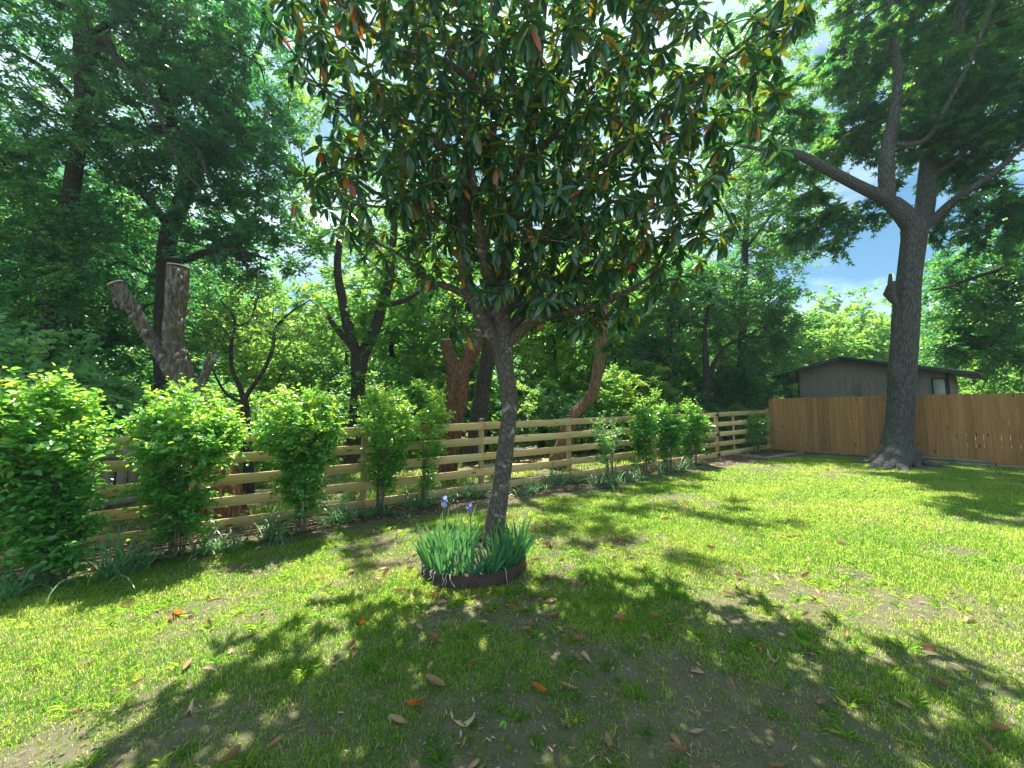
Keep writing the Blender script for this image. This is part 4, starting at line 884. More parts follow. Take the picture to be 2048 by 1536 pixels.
pxtree('woodland_tree', 'rounded shadowy tree with a forked trunk beside the shed roof', 'tree', P(1410, 850, 15.5) * [1, 1, 0] + [0, 0, float(G(*P(1410, 850, 15.5)[:2]))],
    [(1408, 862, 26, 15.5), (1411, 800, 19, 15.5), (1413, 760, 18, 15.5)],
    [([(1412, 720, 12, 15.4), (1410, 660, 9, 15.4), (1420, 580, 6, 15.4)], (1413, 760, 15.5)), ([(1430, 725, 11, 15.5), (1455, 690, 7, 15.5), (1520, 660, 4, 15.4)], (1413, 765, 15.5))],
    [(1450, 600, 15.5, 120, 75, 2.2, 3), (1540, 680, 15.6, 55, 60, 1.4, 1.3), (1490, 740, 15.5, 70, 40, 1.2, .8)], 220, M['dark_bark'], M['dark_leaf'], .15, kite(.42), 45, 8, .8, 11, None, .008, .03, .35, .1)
pxtree('woodland_tree', 'dark spreading tree overhanging the right end of the cedar fence', 'tree', P(2150, 900, 13) * [1, 1, 0] + [0, 0, float(G(*P(2150, 900, 13)[:2]))],
    [(2150, 900, 50, 13), (2140, 700, 38, 13), (2130, 560, 32, 13), (2140, 400, 26, 13)],
    [([(2060, 520, 18, 12.8), (1980, 545, 13, 12.5), (1900, 572, 8, 12.3), (1860, 580, 4, 12.2)], (2130, 540, 13)), ([(2040, 680, 10, 12.8), (1960, 700, 6, 12.6)], (2138, 690, 13))],
    [(2000, 560, 13, 130, 80, 2.2, 3), (1930, 680, 12.8, 70, 50, 1, 1.2), (2060, 700, 13, 110, 70, 1.5, 1.7), (2150, 420, 13, 130, 140, 2, 1.6)], 400, M['dark_bark'], M['dark_leaf'], .16, kite(.4), 46, 8, .75, 11, None, .008, .03, .35, 0)

pxtree('woodland_tree', 'lacy pale leaved tree standing tall between the magnolia crown and the big tree', 'tree', P(1480, 860, 17) * [1, 1, 0] + [0, 0, float(G(*P(1480, 860, 17)[:2]))],
    [(1478, 862, 26, 17), (1482, 760, 20, 17), (1486, 640, 17, 17), (1490, 500, 14, 17), (1500, 350, 10, 17), (1510, 180, 6, 17)],
    [([(1550, 420, 6, 17), (1590, 360, 4, 17)], (1490, 500, 17)), ([(1440, 400, 6, 17), (1400, 330, 4, 17)], (1490, 500, 17))],
    [(1510, 200, 17, 85, 150, 2.2, 2), (1540, 400, 17, 80, 120, 2, 2.2), (1450, 420, 17, 80, 130, 2, 1.8), (1440, 120, 17, 90, 130, 2, 1.2), (1550, 490, 17, 70, 70, 1.8, 1.4)], 340, M['dark_bark'], M['mid_leaf'], .17, kite(.5), 47, 6, .8, 9)
# --- background woodland built once and copied
def proto_tree(name, H, rx, ells, natt, leafm, lsize, seed, trunk_r, nt_=6, L0=.9, K=9, tm=None):
    r = np.random.default_rng(seed); sk = Skel(); n = 7; zz = np.linspace(-.3, H * .62, n); xy = np.cumsum(r.normal(size=(n, 2)) * .12, 0); pts = np.column_stack([xy, zz]); pts[:2, :2] *= .3
    sk.path(pts, np.linspace(trunk_r, trunk_r * .45, n)); 
    for i in range(len(sk.p)): sk.ok[i] = sk.p[i][2] > H * .18
    att = ell(natt, ells, r, .45); tips, dirs = sk.grow(att, .5, r, .07, .15); mb = MB(); tw = MB()
    sprays(mb, None, tips, dirs, nt_, L0, K, lsize, tm or kite(.6), r, .3, .9, 0, 0, .7, .5, r.uniform(-.25, .3, len(tips)))
    return tree_obj(name, 'x', 'tree', (0, 0, 0), sk, M['dark_bark'], mb, leafm, None, .012, 10, .08, 1.5, 0, seed, tw, maxr=.12)
def base_at(px, d):
    q = P(px, 828, d); return (q[0], q[1], float(G(q[0], q[1])) - .05)
A_ = proto_tree('woodland_tree', 11, 3, [((0, 0, 7.2), (3.0, 3.0, 3.6), 3), ((1.2, -.6, 4.2), (2.2, 2.0, 1.3), 1)], 170, M['mid_leaf'], .24, 61, .19)
B_ = proto_tree('woodland_tree', 9, 2.6, [((0, 0, 6.2), (2.7, 2.7, 2.8), 3), ((-1.0, .5, 3.2), (1.9, 1.9, 1.3), 1.2)], 150, M['lime_leaf'], .24, 62, .15)
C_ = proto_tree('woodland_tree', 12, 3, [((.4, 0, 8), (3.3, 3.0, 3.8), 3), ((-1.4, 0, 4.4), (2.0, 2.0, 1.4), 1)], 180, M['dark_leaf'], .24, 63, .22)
adj = {'A': 'mid green', 'B': 'bright yellow green', 'C': 'deep green'}
def where(px):
    for lim, w in ((130, 'above the leftmost hedge shrub'), (300, 'left of the forked stump'), (430, 'just right of the forked stump'), (560, 'behind the fine twigged tree'), (680, 'behind the third hedge shrub'), (790, 'behind the ivy clad Y tree'), (890, 'left of the twin stemmed stump'),
                   (985, 'behind the twin stemmed stump'), (1110, 'just right of the magnolia trunk'), (1220, 'behind the crooked bare trunk'), (1330, 'right of the crooked bare trunk'), (1450, 'behind the rounded shadowy trees'), (1570, 'left of the shed'), (1700, 'above the left half of the shed roof'), (1830, 'above the right half of the shed roof'), (9999, 'above the right end of the cedar fence')):
        if px < lim: return w
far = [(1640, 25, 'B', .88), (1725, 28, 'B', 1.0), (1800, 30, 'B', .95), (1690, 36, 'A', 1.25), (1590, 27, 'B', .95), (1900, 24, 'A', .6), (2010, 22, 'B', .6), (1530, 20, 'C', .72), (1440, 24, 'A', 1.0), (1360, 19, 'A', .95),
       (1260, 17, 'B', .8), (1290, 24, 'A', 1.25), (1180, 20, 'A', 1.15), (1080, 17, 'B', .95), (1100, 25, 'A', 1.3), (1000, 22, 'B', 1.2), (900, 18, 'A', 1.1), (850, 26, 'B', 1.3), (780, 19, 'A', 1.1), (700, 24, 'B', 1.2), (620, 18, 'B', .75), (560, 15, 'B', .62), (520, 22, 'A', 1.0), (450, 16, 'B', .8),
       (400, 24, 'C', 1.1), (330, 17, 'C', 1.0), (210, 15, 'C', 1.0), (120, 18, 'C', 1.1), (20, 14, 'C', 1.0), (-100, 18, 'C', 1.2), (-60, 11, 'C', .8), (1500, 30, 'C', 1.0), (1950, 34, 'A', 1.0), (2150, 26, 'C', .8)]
used = {}; seen = {}
def number(txt):
    seen[txt] = seen.get(txt, 0) + 1; return txt if seen[txt] == 1 else None
def spread_copies(lst, protos, kindword, group):
    first = {}
    for px, d, k, s_ in sorted(lst, key=lambda q: q[1]):
        rz = rng.uniform(0, 6.28); loc = base_at(px, d); w = where(px); lab = f'{adj[k]} {kindword} {w}'
        for alt in ('', ', farther back', ', farthest back', ', deepest in the wood', ', a pale one behind the rest'):
            if lab + alt not in used: lab = lab + alt; break
        used[lab] = 1
        if k not in first:
            first[k] = 1; o = protos[k]; o.location = loc; o.rotation_euler = (0, 0, rz); o.scale = (s_, s_, s_); o['label'] = lab; o['group'] = group
        else: dup(protos[k], loc, rz, s_, lab, group)
spread_copies(far, {'A': A_, 'B': B_, 'C': C_}, 'woodland tree', 'trees of the wood beyond the fences')

# understory bushes
def proto_bush(name, H, rx, leafm, lsize, natt, seed, nt_=6, L0=.45, K=9, tm=None, bark='dark_bark', nst=7):
    r = np.random.default_rng(seed); sk = Skel()
    for k in range(nst):
        a = r.random() * 6.28; e = np.array([math.cos(a) * rx * .55 * r.random(), math.sin(a) * rx * .55 * r.random(), H * r.uniform(.5, .75)]); m = e * [.35, .35, .5]
        s0 = np.array([math.cos(a) * .08, math.sin(a) * .08, -.1])
        i0 = len(sk.p); sk.path([s0, m, e], [.03, .02, .012])
    att = ell(natt, [((0, 0, H * .6), (rx, rx, H * .42), 1)], r, .4, .12); tips, dirs = sk.grow(att, .3, r, .07, .1); mb = MB(); tw = MB()
    sprays(mb, tw, tips, dirs, nt_, L0, K, lsize, tm or kite(.55), r, .25, .9, 0, .003, .7, .6, r.uniform(-.25, .3, len(tips)))
    return tree_obj(name, 'x', 'bush', (0, 0, 0), sk, M[bark], mb, leafm, None, .005, 8, .05, 2, 0, seed, tw, maxr=.03, trunk_name='stems', crown_name='foliage')
U = proto_bush('woodland_bush', 3.0, 1.5, M['mid_leaf'], .13, 110, 71)
V_ = proto_bush('woodland_bush', 2.4, 1.4, M['pale_leaf'], .11, 110, 72)
Wb = proto_bush('woodland_bush', 3.2, 1.4, M['lime_leaf'], .13, 100, 73)
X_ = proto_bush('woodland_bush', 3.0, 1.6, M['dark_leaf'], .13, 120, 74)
adj.update({'U': 'mid green', 'V': 'blue green', 'W': 'lime green', 'X': 'shadowy dark'})
bush = [(-30, 6.2, 'V', 1.35), (40, 7.4, 'V', 1.25), (150, 7.7, 'V', 1.1), (245, 8.2, 'V', 1.0), (-90, 7.4, 'V', 1.5), (430, 8.6, 'V', .8), (560, 12, 'W', .8), (620, 14, 'U', .9), (660, 16, 'W', 1.0), (760, 14, 'X', 1.1), (810, 16.5, 'U', 1.3), (850, 13, 'U', .9), (1020, 13.5, 'U', .95), (1085, 14, 'V', 1.0),
        (1160, 14, 'V', .9), (1240, 13.4, 'W', .95), (1290, 15, 'W', 1.1), (1220, 17, 'W', 1.3), (1370, 18, 'W', 1.2), (1450, 17, 'X', 1.0), (1510, 16, 'X', 1.0), (1560, 18, 'U', 1.1), (1390, 14.5, 'X', .7), (1590, 20, 'W', 1.2), (420, 11, 'W', .85), (360, 12, 'X', 1.2), (480, 13, 'U', .9),
        (230, 12, 'X', 1.3), (100, 12, 'X', 1.3), (0, 10.5, 'X', 1.2), (900, 15, 'W', 1.0), (970, 16, 'X', 1.2), (1120, 18, 'W', 1.3), (700, 18, 'X', 1.3), (1480, 14.2, 'U', .55), (1930, 16, 'U', 1.0), (2040, 16, 'W', 1.1), (1330, 13.6, 'U', .6), (540, 9.6, 'U', .55), (870, 19, 'W', 1.4), (590, 19, 'W', 1.3)]
spread_copies(bush, {'U': U, 'V': V_, 'W': Wb, 'X': X_}, 'bush', 'bushes of the wood beyond the rail fence')

# far wood as one mass
def far_wood():
    r = np.random.default_rng(9); n = 2600; ang = r.uniform(-1.15, 1.15, n); d = r.uniform(33, 55, n); x = np.sin(ang) * d; y = np.cos(ang) * d * .95 + 3
    hmax = 6.5 + 5 * vnoise(x, y, 6, 5) * 1.3; hmax = np.where((x / y > .62) & (x / y < 1.0), hmax * .68, hmax); z = G(x, y) + hmax * r.random(n) ** .7; c = np.column_stack([x, y, z]); m = 26
    pos = np.repeat(c, m, 0) + r.normal(size=(n * m, 3)) * [.8, .8, .5]; rn = np.repeat(r.random(n) * .6, m) + r.random(n * m) * .4
    mb = MB(); place(mb, kite(.7), pos, rdir(n * m, r), norm(rdir(n * m, r) * .7 + [0, 0, 1]), r.uniform(.3, .6, n * m), rn)
    tag(mb.build('far_wood', M['mid_leaf']), 'distant mass of leafy woodland filling the gaps between the nearer trees', 'woodland', None, 'stuff')
far_wood()

# ------------------------------------------------------------------ hedge shrubs along the rail fence
def hedge_shrub(label, bpx, bpy, x0, x1, ytop, nst, natt, seed, lsize=.072, rb=0.0, K=8, nt_=5, L0=.26, leafm='shrub_leaf', waist=.25, low=.12, tm=None):
    r = np.random.default_rng(seed); b = GP(bpx, bpy); fo = fence_off(b[0], b[1])
    if fo > -.22: b[:2] -= FN * (fo + .22); b[2] = float(G(b[0], b[1]))
    d = depth_of(b); s_ = d / FPX; H = P(bpx, ytop + (48 if ytop < 761 else 26 if ytop < 770 else 0), d)[2] - b[2]; cx = (x0 + x1) / 2 - bpx; hw = ((x1 - x0) / 2 - (22 if x1 - x0 > 150 else 8)) * s_; hd = min(hw, .5)
    sk = Skel()
    for k in range(nst):
        a = r.random() * 6.28; q = math.sqrt(r.random()); e = np.array([cx * s_ + math.cos(a) * hw * .7 * q, math.sin(a) * hd * .6 * q, H * r.uniform(.72, .98)])
        m = np.array([e[0] * .35, e[1] * .35, H * .4]) + r.normal(size=3) * .03; s0 = np.array([math.cos(a) * .06, math.sin(a) * .05, -.05]); sk.path([s0, (s0 + m) / 2 + r.normal(size=3) * .01, m, e], [.013, .011, .008, .003])
    u = r.random(natt) ** .62; z = H * (low + (1 - low) * u); wz = waist + (1 - waist) * np.clip((z / H - .1) / .6, 0, 1) ** 1.25; wz = wz * np.where(z / H > .8, np.sqrt(np.clip(1.25 - (z / H), 0, 1) / .45), 1)
    a = r.random(natt) * 6.28; z = np.where(z > H * .62, H * .62 + (z - H * .62) * (.55 + .55 * np.sin(np.cos(a) * 3.3 + seed * 1.7) ** 2), z); q = r.random(natt) ** .45; lump = 1 + .22 * np.sin(z * 6 + seed) * np.cos(a * 2 + seed)
    att = np.column_stack([cx * s_ * np.clip(z / H / .6, 0, 1) + np.cos(a) * hw * .9 * wz * q * lump, np.sin(a) * hd * .85 * wz * q, z]); tips, dirs = sk.grow(att, .14, r, .06, .2)
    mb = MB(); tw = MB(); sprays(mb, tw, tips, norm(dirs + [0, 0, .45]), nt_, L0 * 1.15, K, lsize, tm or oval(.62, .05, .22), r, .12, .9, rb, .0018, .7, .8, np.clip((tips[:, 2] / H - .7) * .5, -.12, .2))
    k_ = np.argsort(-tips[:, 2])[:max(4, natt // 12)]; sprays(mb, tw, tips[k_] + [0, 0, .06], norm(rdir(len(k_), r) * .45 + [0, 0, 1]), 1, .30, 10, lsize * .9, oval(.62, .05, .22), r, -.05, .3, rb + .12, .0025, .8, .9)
    root = thing('hedge_shrub', label, 'shrub', tuple(b), 'shrubs in a row along the rail fence'); w = MB(); sk.wood(w, .0022, 2.3, 7, 0, 2, 0, seed, maxr=.012)
    o = w.build('stems', M['stemwood'], root, True); tw.V and tw.build('twigs', M['stem'], root)
    mb.build('foliage', M[leafm], root); return root
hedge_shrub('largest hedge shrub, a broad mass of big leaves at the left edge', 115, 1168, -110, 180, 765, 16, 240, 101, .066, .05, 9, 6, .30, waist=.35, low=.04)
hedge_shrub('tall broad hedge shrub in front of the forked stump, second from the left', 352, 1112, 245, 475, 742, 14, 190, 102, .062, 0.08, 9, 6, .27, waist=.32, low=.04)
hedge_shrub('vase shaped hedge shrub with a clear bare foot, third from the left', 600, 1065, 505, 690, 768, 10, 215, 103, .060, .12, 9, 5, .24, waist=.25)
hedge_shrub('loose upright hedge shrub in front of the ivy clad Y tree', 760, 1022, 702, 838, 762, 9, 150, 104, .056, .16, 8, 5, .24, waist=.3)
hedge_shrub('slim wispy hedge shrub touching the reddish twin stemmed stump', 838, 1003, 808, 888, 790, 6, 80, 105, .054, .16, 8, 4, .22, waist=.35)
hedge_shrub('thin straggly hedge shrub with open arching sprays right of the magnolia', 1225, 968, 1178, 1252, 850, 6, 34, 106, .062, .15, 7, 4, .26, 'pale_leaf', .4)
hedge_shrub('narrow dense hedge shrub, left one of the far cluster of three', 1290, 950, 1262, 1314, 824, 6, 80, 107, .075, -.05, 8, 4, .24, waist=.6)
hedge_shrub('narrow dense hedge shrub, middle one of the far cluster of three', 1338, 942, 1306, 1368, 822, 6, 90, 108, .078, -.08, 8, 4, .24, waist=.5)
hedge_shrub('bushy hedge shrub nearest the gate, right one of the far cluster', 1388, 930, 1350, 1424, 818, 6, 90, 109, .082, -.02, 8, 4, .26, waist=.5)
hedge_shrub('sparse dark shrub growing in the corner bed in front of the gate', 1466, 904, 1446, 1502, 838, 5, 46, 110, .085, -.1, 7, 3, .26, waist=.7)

# ------------------------------------------------------------------ strap leaved plants, irises
def strap(mb, base, d, L_, w, bend, rnd, tw=0.0, n=6):
    base = np.asarray(base, float); d = np.asarray(d, float); hz = np.array([d[0], d[1], 0]); hn = np.linalg.norm(hz) + 1e-6; hz /= hn; side = np.array([-hz[1], hz[0], 0]); side = side * math.cos(tw) + hz * math.sin(tw)
    ang = math.atan2(d[2], hn); p = base.copy(); V = []
    for i in range(n + 1):
        t = i / n; ww = w * (1 - t ** 2.2) * (0.75 + .6 * t * (1 - t) * 2) + .0008
        nrm_ = np.cross(side, hz * math.cos(ang) + np.array([0, 0, math.sin(ang)]))
        V += [p - side * ww / 2 + nrm_ * ww * .12, p.copy(), p + side * ww / 2 + nrm_ * ww * .12]
        a2 = ang - bend * (t + .5 / n) ** 1.5; p = p + (hz * math.cos(a2) + np.array([0, 0, math.sin(a2)])) * L_ / n; ang_ = a2
        if i == n - 1: pass
    F = []
    for i in range(n): a = i * 3; F += [[a, a + 1, a + 4, a + 3], [a + 1, a + 2, a + 5, a + 4]]
    mb.add(V, F, rnd)
def daylily(seed, n=26, L_=.42, w=.016, bend=1.9):
    r = np.random.default_rng(seed); mb = MB()
    for i in range(n):
        a = r.random() * 6.28; el = r.uniform(.7, 1.4); strap(mb, [r.normal() * .035, r.normal() * .035, -.01], [math.cos(a) * math.cos(el), math.sin(a) * math.cos(el), math.sin(el)], L_ * r.uniform(.55, 1.1), w * r.uniform(.7, 1.2), bend * r.uniform(.5, 1.2), min(.99, r.random() * (.8 if r.random() < .9 else 1)))
    return mb.build('daylily_clump', M['daylily'])
DL_ = [daylily(201), daylily(202, 22, .34, .014, 2.1), daylily(203, 30, .48, .018, 1.6)]
dk = [('limp strap leaved clump', 0), ('short tufted strap leaved clump', 1), ('tall strap leaved clump', 2)]
spots = [(60, 1180, 2), (200, 1165, 2), (255, 1150, 2), (285, 1135, 0), (400, 1110, 2), (440, 1105, 0), (470, 1100, 1), (530, 1082, 2), (560, 1078, 0), (655, 1052, 1), (680, 1048, 2), (705, 1043, 0), (735, 1036, 1), (775, 1030, 0), (820, 1020, 2), (845, 1018, 2), (870, 1010, 0), (905, 1004, 1), (940, 1000, 2), (960, 996, 0),
         (1045, 992, 1), (1065, 985, 0), (1090, 980, 1), (1110, 972, 2), (1128, 970, 2), (1150, 968, 0), (1190, 972, 2), (1215, 975, 2), (1240, 968, 2), (1262, 962, 2), (1285, 960, 0), (1325, 950, 2), (1345, 945, 2), (1362, 942, 2), (1385, 936, 0), (1410, 932, 1), (1490, 908, 1), (1515, 906, 0), (1540, 906, 0), (1575, 904, 1), (15, 1200, 0), (1730, 905, 1), (1900, 928, 1)]
def wd(px):
    for lim, w in ((100, 'at the foot of the largest hedge shrub'), (300, 'between the first two hedge shrubs'), (500, 'under the second hedge shrub'), (620, 'at the foot of the third hedge shrub'), (720, 'between the third and fourth hedge shrubs'), (800, 'under the fourth hedge shrub'), (890, 'by the slim wispy hedge shrub'), (975, 'behind the iris ring, left of the magnolia trunk'),
                   (1100, 'just right of the magnolia trunk by the fence'), (1170, 'at the post right of the magnolia'), (1262, 'under the thin straggly shrub'), (1315, 'left of the far cluster of shrubs'), (1420, 'under the far cluster of shrubs'), (1600, 'in the corner bed by the gate'), (1800, 'against the cedar fence left of the big tree'), (9999, 'against the cedar fence right of the big tree')):
        if px < lim: return w
fu = {}; cnt = {}
for px, py, k in spots:
    p = GP(px, py); fo = fence_off(p[0], p[1])
    if fo > -.12 and px < 1430: p[:2] -= FN * (fo + .12); p[2] = float(G(p[0], p[1]))
    lab = f'{dk[k][0]} {wd(px)}'
    for alt in ('', ', the second', ', the third', ', the fourth'):
        if lab + alt not in cnt: lab += alt; break
    cnt[lab] = 1; o = DL_[k] if k not in fu else DL_[k].copy()
    if k in fu: COL.objects.link(o)
    fu[k] = 1; o.location = tuple(p); o.rotation_euler = (0, 0, rng.uniform(0, 6.28)); s_ = rng.uniform(1.15, 1.5); o.scale = (s_, s_, s_); tag(o, lab, 'plant', 'strap leaved plants along the foot of the hedge')

# iris ring
RC = GP(948, 1131); RC = np.array([RC[0], RC[1] + .02, 0]); RR = .555; RC[2] = float(G(RC[0], RC[1]))
def ring_z(a): return RC[2] + .105 + .025 * math.cos(a)
mb = MB(); n = 80; V = []
for i in range(n):
    a = i * 2 * math.pi / n; wv = 1 + .012 * math.sin(5 * a) + .008 * math.sin(11 * a + 1)
    for rr, z in ((RR, -.06), (RR * 1.006, ring_z(a) - RC[2]), (RR * 1.006 - .006, ring_z(a) - RC[2] + .001), (RR - .008, -.06)): V.append([math.cos(a) * rr * wv, math.sin(a) * rr * wv, z])
F = []
for i in range(n):
    for j in range(3): F.append([i * 4 + j, ((i + 1) % n) * 4 + j, ((i + 1) % n) * 4 + j + 1, i * 4 + j + 1])
mb.add(V, F); o = mb.build('edging_ring', M['rust'], None, True); o.location = tuple(RC); tag(o, 'rusty dark steel edging ring round the foot of the magnolia', 'garden edging')
mb = MB(); rs = np.linspace(0.001, RR - .02, 8); V = []; r = np.random.default_rng(77)
for q in rs:
    for i in range(40):
        a = i * 2 * math.pi / 40; V.append([math.cos(a) * q, math.sin(a) * q, .075 + .02 * math.cos(a) - .01 + r.normal() * .008 + .04 * (1 - q / RR)])
F = [[j * 40 + i, (j + 1) * 40 + i, (j + 1) * 40 + (i + 1) % 40, j * 40 + (i + 1) % 40] for j in range(7) for i in range(40)]
mb.add(V, F); o = mb.build('ring_soil', M['mulch'], None, True); o.location = tuple(RC); tag(o, 'dark soil filling the steel ring', 'garden bed', None, 'structure')
def iris_fan(seed, n=9, L_=.42):
    r = np.random.default_rng(seed); mb = MB()
    for i in range(n):
        f = (i - (n - 1) / 2) / (n / 2); el = math.pi / 2 - abs(f) * .55 - r.random() * .1; sg = 1 if f > 0 else -1
        strap(mb, [f * .03, r.normal() * .012, 0], [sg * math.cos(el), r.normal() * .12, math.sin(el)], L_ * (1 - .35 * abs(f)) * r.uniform(.8, 1.12), r.uniform(.022, .034), r.uniform(.0, .35) if r.random() < .85 else 1.3, r.random() * .85 if r.random() < .9 else .95, tw=math.pi / 2 + r.normal() * .25, n=7)
    return mb.build('iris_plant', M['iris_leaf'])
IF = [iris_fan(301, 9, .42), iris_fan(302, 8, .36), iris_fan(303, 10, .46), iris_fan(304, 7, .30)]
fan = [(-165, .50, 2), (-150, .44, 0), (-140, .50, 2), (-128, .40, 1), (-120, .52, 0), (-112, .46, 2), (-104, .38, 0), (-98, .50, 1), (-86, .50, 3), (-74, .44, 3), (-64, .50, 1), (-50, .50, 3), (-38, .50, 0), (-28, .48, 2), (-18, .44, 2), (-8, .50, 2), (-30, .38, 0), (5, .46, 0), (18, .42, 1), (-158, .36, 2), (175, .46, 0), (160, .42, 2), (145, .38, 1),
       (128, .36, 0), (115, .34, 2), (100, .36, 1), (-135, .32, 0), (-100, .3, 1), (-45, .36, 1), (-20, .34, 0), (34, .42, 1), (-170, .34, 1), (-116, .36, 2), (-60, .40, 3), (-12, .40, 0)]
names = {0: 'middling iris fan', 1: 'low iris fan', 2: 'tall iris fan', 3: 'short stiff iris fan'}
def clk(a):
    a = a % 360
    for lim, w in ((15, 'at the right rim'), (60, 'at the right rear'), (125, 'at the rear'), (170, 'at the left rear'), (200, 'at the left rim'), (230, 'at the left front'), (262, 'at the front left of the middle'), (285, 'at the very front'), (318, 'at the front right of the middle'), (345, 'at the right front'), (361, 'at the right rim')):
        if a < lim: return w
uf = {}; cnt = {}
for a, q, k in fan:
    ar = math.radians(a); x = RC[0] + math.cos(ar) * q; y = RC[1] + math.sin(ar) * q; z = RC[2] + .075 + .02 * math.cos(ar)
    lab = f'{names[k]} {clk(a)} of the steel ring'
    for alt in ('', ', second', ', third', ', inner'):
        if lab + alt not in cnt: lab += alt; break
    cnt[lab] = 1; o = IF[k] if k not in uf else IF[k].copy()
    if k in uf: COL.objects.link(o)
    uf[k] = 1; o.location = (x, y, z); lean = .16; o.rotation_euler = (rng.normal() * .1, rng.normal() * .1 + lean * math.cos(ar), rng.uniform(-.7, .7)); s_ = rng.uniform(.85, 1.15); o.scale = (s_ * 1.0, s_, s_ * 1.15); tag(o, lab, 'iris', 'irises inside the steel ring')
# two iris flowers on stalks
def flower(label, px, py, dd, tone, sc):
    top = P(px, py, dd); root = thing('iris_flower', label, 'flower', (top[0] + .02, top[1], RC[2] + .07)); L0_ = np.array(root.location); mb = MB()
    mb.tube([[0, 0, 0], [-.01, 0, (top[2] - L0_[2]) * .6], top - L0_], [.006, .005, .004], 6); mb.build('stalk', M['stem'], root, True); r = np.random.default_rng(int(px)); mb = MB(); c = top - L0_
    tm = long_leaf(.75, .12, .35)
    for k in range(3):
        a = k * 2.094 + .4; u = np.array([math.cos(a), math.sin(a), 0]); n_ = np.array([[0, 0, 1.0]])
        place(mb, tm, c[None], (u * .6 + [0, 0, -.8])[None], n_ + u[None], np.array([.085 * sc]), np.array([tone + .2])); a += 1.05; u = np.array([math.cos(a), math.sin(a), 0])
        place(mb, tm, c[None], (u * .35 + [0, 0, .9])[None], -u[None] + [0, 0, .2], np.array([.075 * sc]), np.array([tone]))
    for k in range(5 if sc > 1 else 2): place(mb, long_leaf(.9, .3, .5), (c + r.normal(size=3) * .02)[None] + [0, 0, -.0], rdir(1, r), rdir(1, r), np.array([.05 * sc]), np.array([min(.99, tone + .3)]))
    mb.build('petals', M['petal'], root)
flower('pale lilac blue ruffled iris bloom on a stalk left of the trunk', 889, 1002, depth_of(RC) + .12, .65, .85)
flower('dark violet iris bloom hanging on a thin stalk close to the trunk', 940, 1014, depth_of(RC) + .15, .0, .62)
# seedling against the trunk
p = GP(1000, 1080); sk = Skel(); r = np.random.default_rng(8); mb = MB(); dS = depth_of(MAGB) - .14
pts = [P(1000, 1105, dS), P(1004, 1075, dS), P(1000, 1045, dS)]; sk.path(pts, [.004, .003, .002]); tips = np.array([P(x, y, dS) for x, y in ((1000, 1045), (992, 1052), (1010, 1055), (1014, 1070), (990, 1066), (1005, 1080), (1016, 1085))]); sk.grow(tips, .05, r)
place(mb, oval(.7, .05, .1), np.repeat(tips, 3, 0), norm(rdir(21, r) + [0, -.3, 0]), norm(rdir(21, r) * .4 + [0, -.4, 1]), r.uniform(.035, .055, 21), r.random(21) * .8)
tree_obj('vine_seedling', 'small leafy seedling climbing the foot of the magnolia trunk', 'plant', tuple(pts[0]), sk, M['stem'], mb, M['shrub_leaf'], None, .0015, 5, 0, 2, 0, 3, trunk_name='stem', crown_name='leaves')
# pale roots hanging over the ring
RO = ('second from left', 'third from left', 'fourth from left', 'fifth from left', 'fourth from right', 'third from right', 'second from right', 'rightmost', '', 'leftmost')
for i, a in enumerate((-158, -150, -141, -134, -127, -118, -113, -110, -52, -163)):
    ar = math.radians(a); u = np.array([math.cos(ar), math.sin(ar), 0]); z = ring_z(ar); tdir = np.array([-u[1], u[0], 0]) * rng.normal() * .014; pz = lambda rr, z_, s_: np.array([*(RC[:2] + u[:2] * rr), z_]) + tdir * s_
    gz = RC[2] + .01; bz = RC[2] + .03 * rng.random()
    mb = MB(); mb.tube([pz(RR - .05, z + .0, 0), pz(RR + .005, z + .012, .5), pz(RR + .025, z - .02, 1.2), pz(RR + .03, (z + bz) / 2, 2.0 + rng.normal()), pz(RR + .045, bz, 2.5 + rng.normal() * 1.5)], [.004, .0045, .004, .0035, .002], 5)
    o = mb.build('dry_root', M['drystring'], None, True); tag(o, ('pale dry root over the ring rim, ' + RO[i] + ' at the left front' if a < -60 else 'lone pale dry root hanging over the right front of the steel ring'), 'root', 'dry roots hanging over the steel ring')

# ------------------------------------------------------------------ grass
def dens(x, y):
    v = vnoise(x, y, .55, 11) * .5 + vnoise(x, y, .22, 12) * .3 + vnoise(x, y, 1.6, 13) * .35
    bare = np.exp(-(((x - .9) / 1.7) ** 2 + ((y - 1.9) / 1.0) ** 2)) * .42 + np.exp(-(((x - 2.3) / .9) ** 2 + ((y - 2.9) / .5) ** 2)) * .22 + np.exp(-(((x + .4) / .8) ** 2 + ((y - 3.2) / .5) ** 2)) * .12
    bare += .10 * (y < 4.5) * np.clip((vnoise(x, y, .34, 61) - .5) * 3, 0, 1)
    bed = np.clip(1 + (fence_off(x, y) + .95) * 3.0, 0, 1)
    left = .03 * np.clip((-x + .5) / 2.5, 0, 1)
    return np.clip((v - .30 - left - bare - bed * .6) * 2.8, 0.0, 1) * np.clip(.55 + y * .09, 0, 1) + .10 * (bed < .2)
def inlawn(x, y):
    d1 = fence_off(x, y) < -.42; s_ = (x - PA[0]) * PN[0] + (y - PA[1]) * PN[1] < -.32; ring = (x - RC[0]) ** 2 + (y - RC[1]) ** 2 > (RR + .02) ** 2
    B = np.array([bl[:2], bc[:2], br[:2]]); e = (x > bl[0] - .1) & (y > bc[1] - .05 + np.abs(x - bc[0]) * .35) & (y > 10.5)
    trunk = (x - 10.3) ** 2 + (y - 10.3) ** 2 > .5
    return d1 & s_ & ring & ~e & trunk
